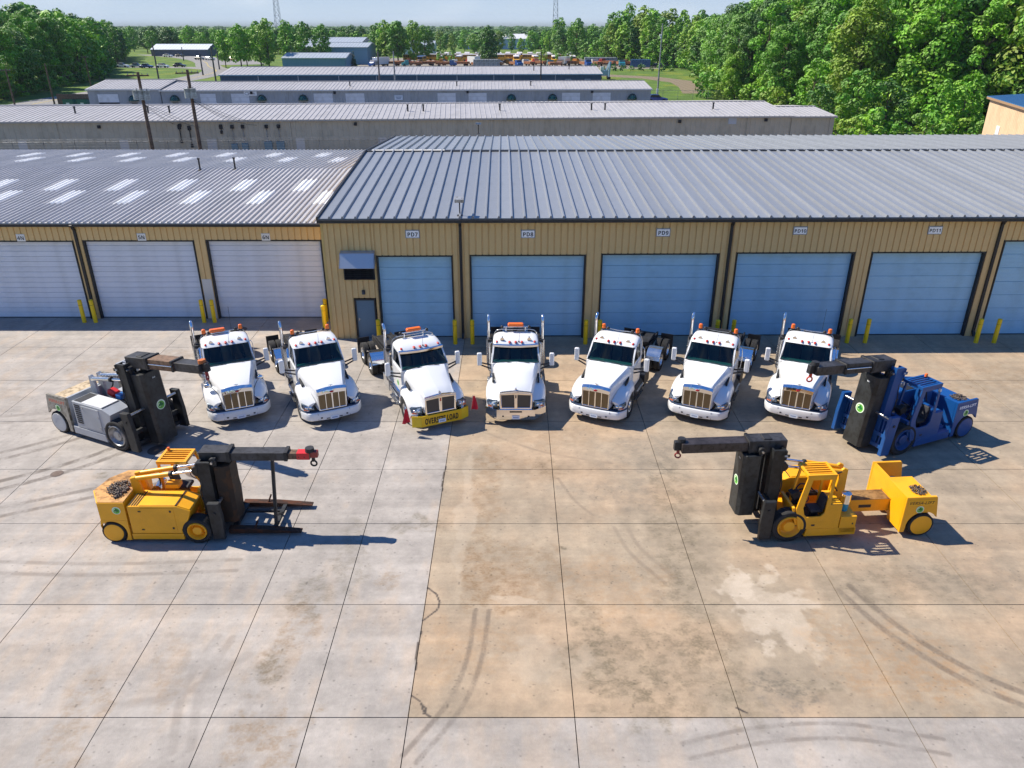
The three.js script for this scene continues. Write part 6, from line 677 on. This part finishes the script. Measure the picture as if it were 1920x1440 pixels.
// ---------- trees ----------
const TREES = [];
function crownGeo(lobes, per, size, s0) { // leaf clumps spread through the crown: small bent faces, each turned its own way
  let st = s0; const R = () => { st = (st * 1664525 + 1013904223) >>> 0; return st / 4294967296; }; const G = () => (R() + R() + R() - 1.5) / 1.5;
  const pos = [], col = [], nor = [];
  for (const [cx, cy0, cz, r, flat] of lobes) {
    const hue = R(), br = 0.78 + 0.44 * R(), n = Math.round(per * r * r);
    for (let i = 0; i < n; i++) {
      const d = V(G(), G() + 0.12, G()).normalize(), q = r * (0.55 + 0.5 * Math.sqrt(R())), c = V(cx + d.x * q, cy0 + d.y * q * flat, cz + d.z * q);
      const nn = d.clone().add(V(G(), G() + 0.35, G()).multiplyScalar(0.9)).normalize(), u = V(R() - 0.5, R() - 0.5, R() - 0.5).cross(nn).normalize(), v = V().crossVectors(nn, u), s = size * (0.55 + 0.9 * R()), k = 0.3 * s;
      const A = c.clone().addScaledVector(u, -s), B = c.clone().addScaledVector(v, -s * 0.62).addScaledVector(nn, k), C = c.clone().addScaledVector(u, s), D = c.clone().addScaledVector(v, s * 0.62).addScaledVector(nn, k * (R() - 0.3));
      const sh = br * (0.72 + 0.56 * R()), yl = Math.max(0, Math.min(1, hue * 0.75 + R() * 0.35)), rgbv = [(0.62 + 0.5 * yl) * sh, (0.9 + 0.16 * yl) * sh, (0.75 - 0.25 * yl) * sh];
      for (const p of [A, B, C, A, C, D]) { pos.push(p.x, p.y, p.z); col.push(...rgbv); }
    }
  }
  const g = new THREE.BufferGeometry(); g.setAttribute('position', new THREE.Float32BufferAttribute(pos, 3)); g.setAttribute('color', new THREE.Float32BufferAttribute(col, 3)); g.computeVertexNormals(); return g;
}
const leafM = (c) => phys(c, 0.65, 0, { vertexColors: true, side: THREE.DoubleSide, transmission: 0.32, thickness: 0 });
const LEAF = { fresh: leafM([0.2, 0.42, 0.006]), mid: leafM([0.135, 0.32, 0.008]), deep: leafM([0.07, 0.2, 0.012]), olive: leafM([0.24, 0.35, 0.012]), pale: leafM([0.26, 0.44, 0.012]), spruce: leafM([0.06, 0.12, 0.06]), rusty: leafM([0.2, 0.2, 0.03]) };
const barkM = mat([0.14, 0.11, 0.08], 0.95, 0, { map: tWorn, bumpMap: tBump, bumpScale: 0.03 });
function trunkGeo(H, r, limbs, s0) { let st = s0; const R = () => { st = (st * 1664525 + 1013904223) >>> 0; return st / 4294967296; }; const g = [rod([0, -0.2, 0], [R() * 0.3, H * 0.45, R() * 0.3], r, 9, r * 0.7), rod([0.15, H * 0.44, 0.15], [R() - 0.3, H * 0.85, R() - 0.3], r * 0.7, 7, r * 0.15)]; for (let i = 0; i < limbs; i++) { const a = R() * 6.28, y = H * (0.25 + 0.4 * R()), l = H * (0.14 + 0.14 * R()); g.push(rod([0.1, y, 0.1], [Math.cos(a) * l, y + l * (0.7 + 0.4 * R()), Math.sin(a) * l], r * 0.34, 6, r * 0.08)); } return g; }
function proto(kind, s0, far) { let st = s0 * 7919; const R = () => { st = (st * 1664525 + 1013904223) >>> 0; return st / 4294967296; }; const L = [];
  const spec = { round: [18, 4.3, 7.0, 9.6, 36], tall: [21, 3.4, 8.8, 11, 38], wide: [17, 5.4, 6.2, 9, 40], loose: [19, 4.3, 7.8, 10, 32], small: [9, 3.0, 3.7, 4.6, 18], bush: [3.6, 2.0, 1.5, 1.6, 9] }[kind];
  if (kind === 'spruce') { for (let i = 0; i < 12; i++) { const y = 1.5 + i * 1.0, w = 2.6 * (1 - i / 13); for (let k = 0; k < 4; k++) { const a = R() * 6.28; L.push([Math.cos(a) * w * 0.55, y, Math.sin(a) * w * 0.55, Math.max(0.45, w * 0.55), 0.45]); } } return { H: 14, t: ready(trunkGeo(13, 0.2, 2, s0 + 5)), c: crownGeo(L, 70, 0.3, s0 + 9) }; }
  const [H, rx, ry, cy0, n] = spec;
  for (let i = 0; i < n; i++) { const y = 1 - 2 * (i + 0.5) / n, q = Math.sqrt(1 - y * y), a = i * 2.4 + R() * 1.2, f = 0.55 + 0.45 * R(); L.push([Math.cos(a) * q * rx * f, cy0 + y * ry * (0.8 + 0.3 * R()), Math.sin(a) * q * rx * f, rx * (0.26 + 0.2 * R()), 0.8]); }
  return { H, t: ready(trunkGeo(H, H * 0.016, kind === 'bush' ? 2 : 9, s0 + 3)), c: crownGeo(L, (kind === 'bush' ? 75 : kind === 'small' ? 60 : kind === 'wide' ? 56 : 84) * (far ? 0.24 : 1), (kind === 'bush' ? 0.26 : kind === 'small' ? 0.27 : 0.265) * (far ? 1.9 : 1), s0 + 1) };
}
const PF = { round: [proto('round', 111, 1), proto('round', 112, 1)], tall: [proto('tall', 121, 1)], wide: [proto('wide', 131, 1)], loose: [proto('loose', 141, 1), proto('loose', 142, 1)], small: [proto('small', 151, 1)], bush: [proto('bush', 161, 1)] };
const PR = { round: [proto('round', 11), proto('round', 12)], tall: [proto('tall', 21), proto('tall', 22)], wide: [proto('wide', 31)], loose: [proto('loose', 41), proto('loose', 42)], small: [proto('small', 51), proto('small', 52)], bush: [proto('bush', 61), proto('bush', 62)], spruce: [proto('spruce', 71)] };
const SHAPE = { round: 'rounded', tall: 'narrow', wide: 'broad', loose: 'loose', small: 'low', bush: 'bushy', spruce: 'pointed' }, TONE = { fresh: 'bright green', mid: 'green', deep: 'dark green', olive: 'olive green', pale: 'yellow green', spruce: 'bluish', rusty: 'rusty tipped' };
function tree(kind, x, z, H, leaf, name, label, grp, cat = 'tree', o = {}) { if (grp) { const w = `${SHAPE[kind]} ${TONE[leaf]} `; label = w + label; grp = w + grp; }
  const p = pick((z < -225 || o.far ? PF[kind] : null) ?? PR[kind]), t = group(name, scene, [x, 0, z], rr(0, 6.28)), s = H / p.H; t.scale.set(s * rr(0.9, 1.12), s, s * rr(0.9, 1.12)); tag(t, label, cat, grp); const a = new THREE.Mesh(p.t, barkM), b = new THREE.Mesh(p.c, LEAF[leaf]); if (o.far) void 0; a.castShadow = b.castShadow = a.receiveShadow = b.receiveShadow = true; add(a, kind === 'bush' ? 'stem' : 'trunk', t); add(b, kind === 'bush' ? 'foliage' : 'crown', t); b.userData.kind = 'stuff'; return t; }
const along = (pts, step, f) => { let carry = 0; for (let i = 0; i + 1 < pts.length; i++) { const [ax, az] = pts[i], [ex, ez] = pts[i + 1], L = Math.hypot(ex - ax, ez - az), ux = (ex - ax) / L, uz = (ez - az) / L; for (let d = carry; d < L; d += step) f(ax + ux * d, az + uz * d, -uz, ux); carry = step - ((L - carry) % step); } };
{ // the wood on the right: edge runs from the yard's right side back to the scrap yard
  const edge = [[80, -96], [66, -112], [52.4, -125], [47, -158], [42.5, -174], [50, -200], [56, -230], [58, -262], [58, -290], [44, -312], [32, -326]];
  const mix = ['fresh', 'fresh', 'mid', 'mid', 'deep', 'olive', 'pale'];
  for (const [off, step, h0, h1, g] of [[5, 6.2, 15, 19.5, 'edge'], [11, 6.0, 18, 22, 'second'], [19, 7, 20.5, 25, 'third']]) along(edge, step, (x, z, nx, nz) => { const q = off + rr(-2, 2), far = z < -240 ? -2.5 : z > -135 ? 1.5 : 0; tree(pick(['round', 'tall', 'wide', 'loose', 'tall', 'round']), x + (-nx) * -q + rr(-1.5, 1.5), z + nz * q + rr(-1.5, 1.5), rr(h0, h1) + far, pick(mix), 'broadleaf_tree', g === 'edge' ? 'tree on the front edge of the right wood' : g === 'second' ? 'tree inside the right wood behind its edge' : 'tall tree at the back of the right wood', 'right wood, ' + g); });
  along(edge.slice(0, 8), 3.6, (x, z, nx, nz) => { const q = rr(-1.5, 2); tree('bush', x + nx * q, z + nz * q, rr(2.6, 5.4), pick(['fresh', 'mid', 'pale', 'olive']), 'shrub', 'shrub along the foot of the right wood', 'shrubs under the right wood', 'shrub'); });
  along(edge, 4.2, (x, z, nx, nz) => { const q = rr(1, 7); tree('small', x + nx * q, z + nz * q, rr(6, 10), pick(['fresh', 'mid', 'pale', 'deep', 'fresh']), 'understorey_tree', 'young tree filling the foot of the right wood', 'young trees in the right wood'); });
  along([[43, -108], [52, -106], [64, -104], [78, -98]], 2.6, (x, z) => { tree('bush', x, z + rr(-1, 3), rr(2.6, 4.6), pick(['fresh', 'mid', 'pale']), 'shrub', 'shrub close behind the warehouse roof', 'shrubs behind the warehouse', 'shrub'); });
  along([[45, -116], [55, -113], [66, -110]], 4.4, (x, z) => { tree('small', x, z + rr(-3, 3), rr(6, 9), pick(['fresh', 'mid', 'deep']), 'understorey_tree', 'young tree before the right wood edge', 'young trees before the right wood'); });
  tree('loose', 44.5, -166, 9.5, 'pale', 'willow_tree', 'yellow green spreading tree at the corner of the right wood'); 
  along([[28, -282], [56, -276]], 3.2, (x, z) => tree('bush', x, z + rr(-2, 2), rr(1.5, 3), pick(['mid', 'deep']), 'shrub', 'low shrub in the strip before the scrap yard', 'shrubs before the scrap yard', 'shrub'));
}
{ // the wood on the left of the road
  const edge = [[-104, -150], [-107, -178], [-114, -204], [-117, -232], [-130, -262], [-143, -294], [-155, -330], [-170, -372], [-186, -405]], mix = ['mid', 'deep', 'fresh', 'deep', 'mid', 'fresh'];
  along([[-104, -146], [-106, -176]], 3.4, (x, z) => tree('small', x - rr(0, 4), z, rr(7.6, 9.4), pick(['olive', 'rusty', 'mid', 'olive']), 'small_tree', 'tree beside the left road', 'low trees by the left road'));
  along([[-113, -150], [-114, -178]], 4.5, (x, z) => tree('small', x - rr(0, 6), z, rr(8, 10), pick(['mid', 'deep']), 'small_tree', 'tree behind the roadside row at left', 'low dark trees by the left road'));
  for (const [off, h0, h1, g] of [[4, 14, 17, 'edge'], [11, 16, 19, 'middle'], [19, 17.5, 20.5, 'back']]) along(edge.slice(1), 7, (x, z) => tree(pick(['round', 'tall', 'wide', 'round', 'loose']), x - off + rr(-2, 2), z + rr(-2, 2), rr(h0, h1) - (z < -280 ? 3 : 0), pick(mix), 'broadleaf_tree', g === 'edge' ? 'tree on the front edge of the left wood' : g === 'middle' ? 'tree inside the left wood' : 'tree at the back of the left wood', 'left wood, ' + g));
  along(edge.slice(1, 6), 5, (x, z) => tree('bush', x + rr(-1, 1.5), z, rr(2.4, 4.4), pick(['mid', 'deep', 'fresh']), 'shrub', 'shrub along the foot of the left wood', 'shrubs under the left wood', 'shrub'));
}
{ // trees in the middle distance
  const mid = (kind, x, z, h, leaf, label, grp) => tree(kind, x, z, h, leaf, kind === 'spruce' ? 'spruce_tree' : 'broadleaf_tree', label, grp);
  for (const [x, z, h, k, l] of [[-104, -300, 13, 'round', 'fresh'], [-97, -296, 14.5, 'round', 'fresh'], [-91, -300, 15.5, 'loose', 'fresh'], [-87, -296, 16, 'loose', 'pale'], [-82, -304, 16, 'tall', 'fresh'], [-77, -310, 15, 'loose', 'mid'], [-72, -316, 14.5, 'round', 'mid'], [-100, -312, 13.5, 'wide', 'fresh'], [-85, -318, 15, 'round', 'mid']]) mid(k, x, z, h, l, 'tree in the clump left of the blue sheds', 'clump left of the blue sheds');
  for (const [x, z, h] of [[-74, -300, 7], [-70.5, -304, 6.2], [-64, -300, 5.6], [-57, -298, 6], [-79, -298, 8]]) mid('spruce', x, z, h, 'spruce', 'small spruce among the blue sheds', 'spruces by the blue sheds');
  for (const [x, z, h, k] of [[-56, -346, 14.5, 'loose'], [-51, -338, 16, 'loose'], [-46, -334, 16, 'round'], [-40, -338, 15.5, 'loose'], [-36, -344, 14, 'round'], [-48, -350, 15.5, 'wide']]) mid(k, x, z, h, pick(['fresh', 'pale', 'mid']), 'tree in the clump right of the blue sheds', 'clump right of the blue sheds');
  mid('round', -9.4, -316, 14, 'deep', 'lone dense round tree standing amid the bus yard'); mid('small', -8, -314, 9, 'deep', 'low companion tree at the foot of the lone round tree');
  for (const [x, z, h] of [[-28, -326, 6], [-24, -330, 5], [12, -326, 5.5], [19, -330, 7], [22, -322, 5], [30, -340, 9]]) mid('small', x, z, h, pick(['fresh', 'mid', 'pale']), 'small tree growing between the stored buses', 'small trees in the bus yard');
  for (let i = 0; i < 46; i++) { const x = -130 + i * 4.6 + rr(-2, 2), z = -420 - rr(0, 60); mid(pick(['round', 'small', 'loose', 'wide']), x, z, rr(8, 12.5), pick(['fresh', 'mid', 'deep', 'olive', 'pale']), 'tree in the belt behind the bus yard', 'belt behind the bus yard'); }
  for (let i = 0; i < 20; i++) mid(pick(['round', 'loose', 'tall']), 20 + i * 2.6 + rr(-2, 2), -345 - rr(0, 50), rr(11, 17), pick(['fresh', 'mid', 'deep']), 'tree where the right wood meets the bus yard', 'trees right of the bus yard');
  for (let i = 0; i < 18; i++) mid(pick(['wide', 'round', 'wide']), -186 + i * 5 + rr(-2, 2), -432 - rr(0, 12), rr(10, 14), pick(['fresh', 'mid', 'deep']), 'tree close behind the roadside office', 'trees close behind the office');
  for (let i = 0; i < 30; i++) mid(pick(['round', 'wide', 'loose']), -230 + i * 5 + rr(-2, 2), -445 - rr(0, 60), rr(11, 14), pick(['fresh', 'mid', 'deep']), 'tree in the belt behind the roadside office', 'belt behind the roadside office');
}
{ // far woods that read as one mass
  const p = PF.small[0].c, n = 1500, im = new THREE.InstancedMesh(p, LEAF.mid, n), m4 = new THREE.Matrix4(), q = new THREE.Quaternion(), c = new THREE.Color();
  for (let i = 0; i < n; i++) { const z = -520 - 1700 * Math.pow(rnd(), 1.5), x = rr(-0.85, 0.75) * -z * 0.95, h = rr(8.5, 12.5) / 9; q.setFromAxisAngle(V(0, 1, 0), rr(0, 6.28)); m4.compose(V(x, -1, z), q, V(h * rr(1.3, 2), h, h * rr(1.3, 2))); im.setMatrixAt(i, m4); const k = rr(0.55, 1.1); im.setColorAt(i, c.setRGB(k * rr(0.8, 1.1), k, k * rr(0.8, 1.3))); }
  im.castShadow = im.receiveShadow = true; add(im, 'far_wood', scene); tag(im, 'distant woodland along the horizon', 'woodland', null, 'stuff');
}
scene.fog = new THREE.FogExp2(rgb(0.62, 0.74, 0.92), 0.00009);
renderer.render(scene, camera);
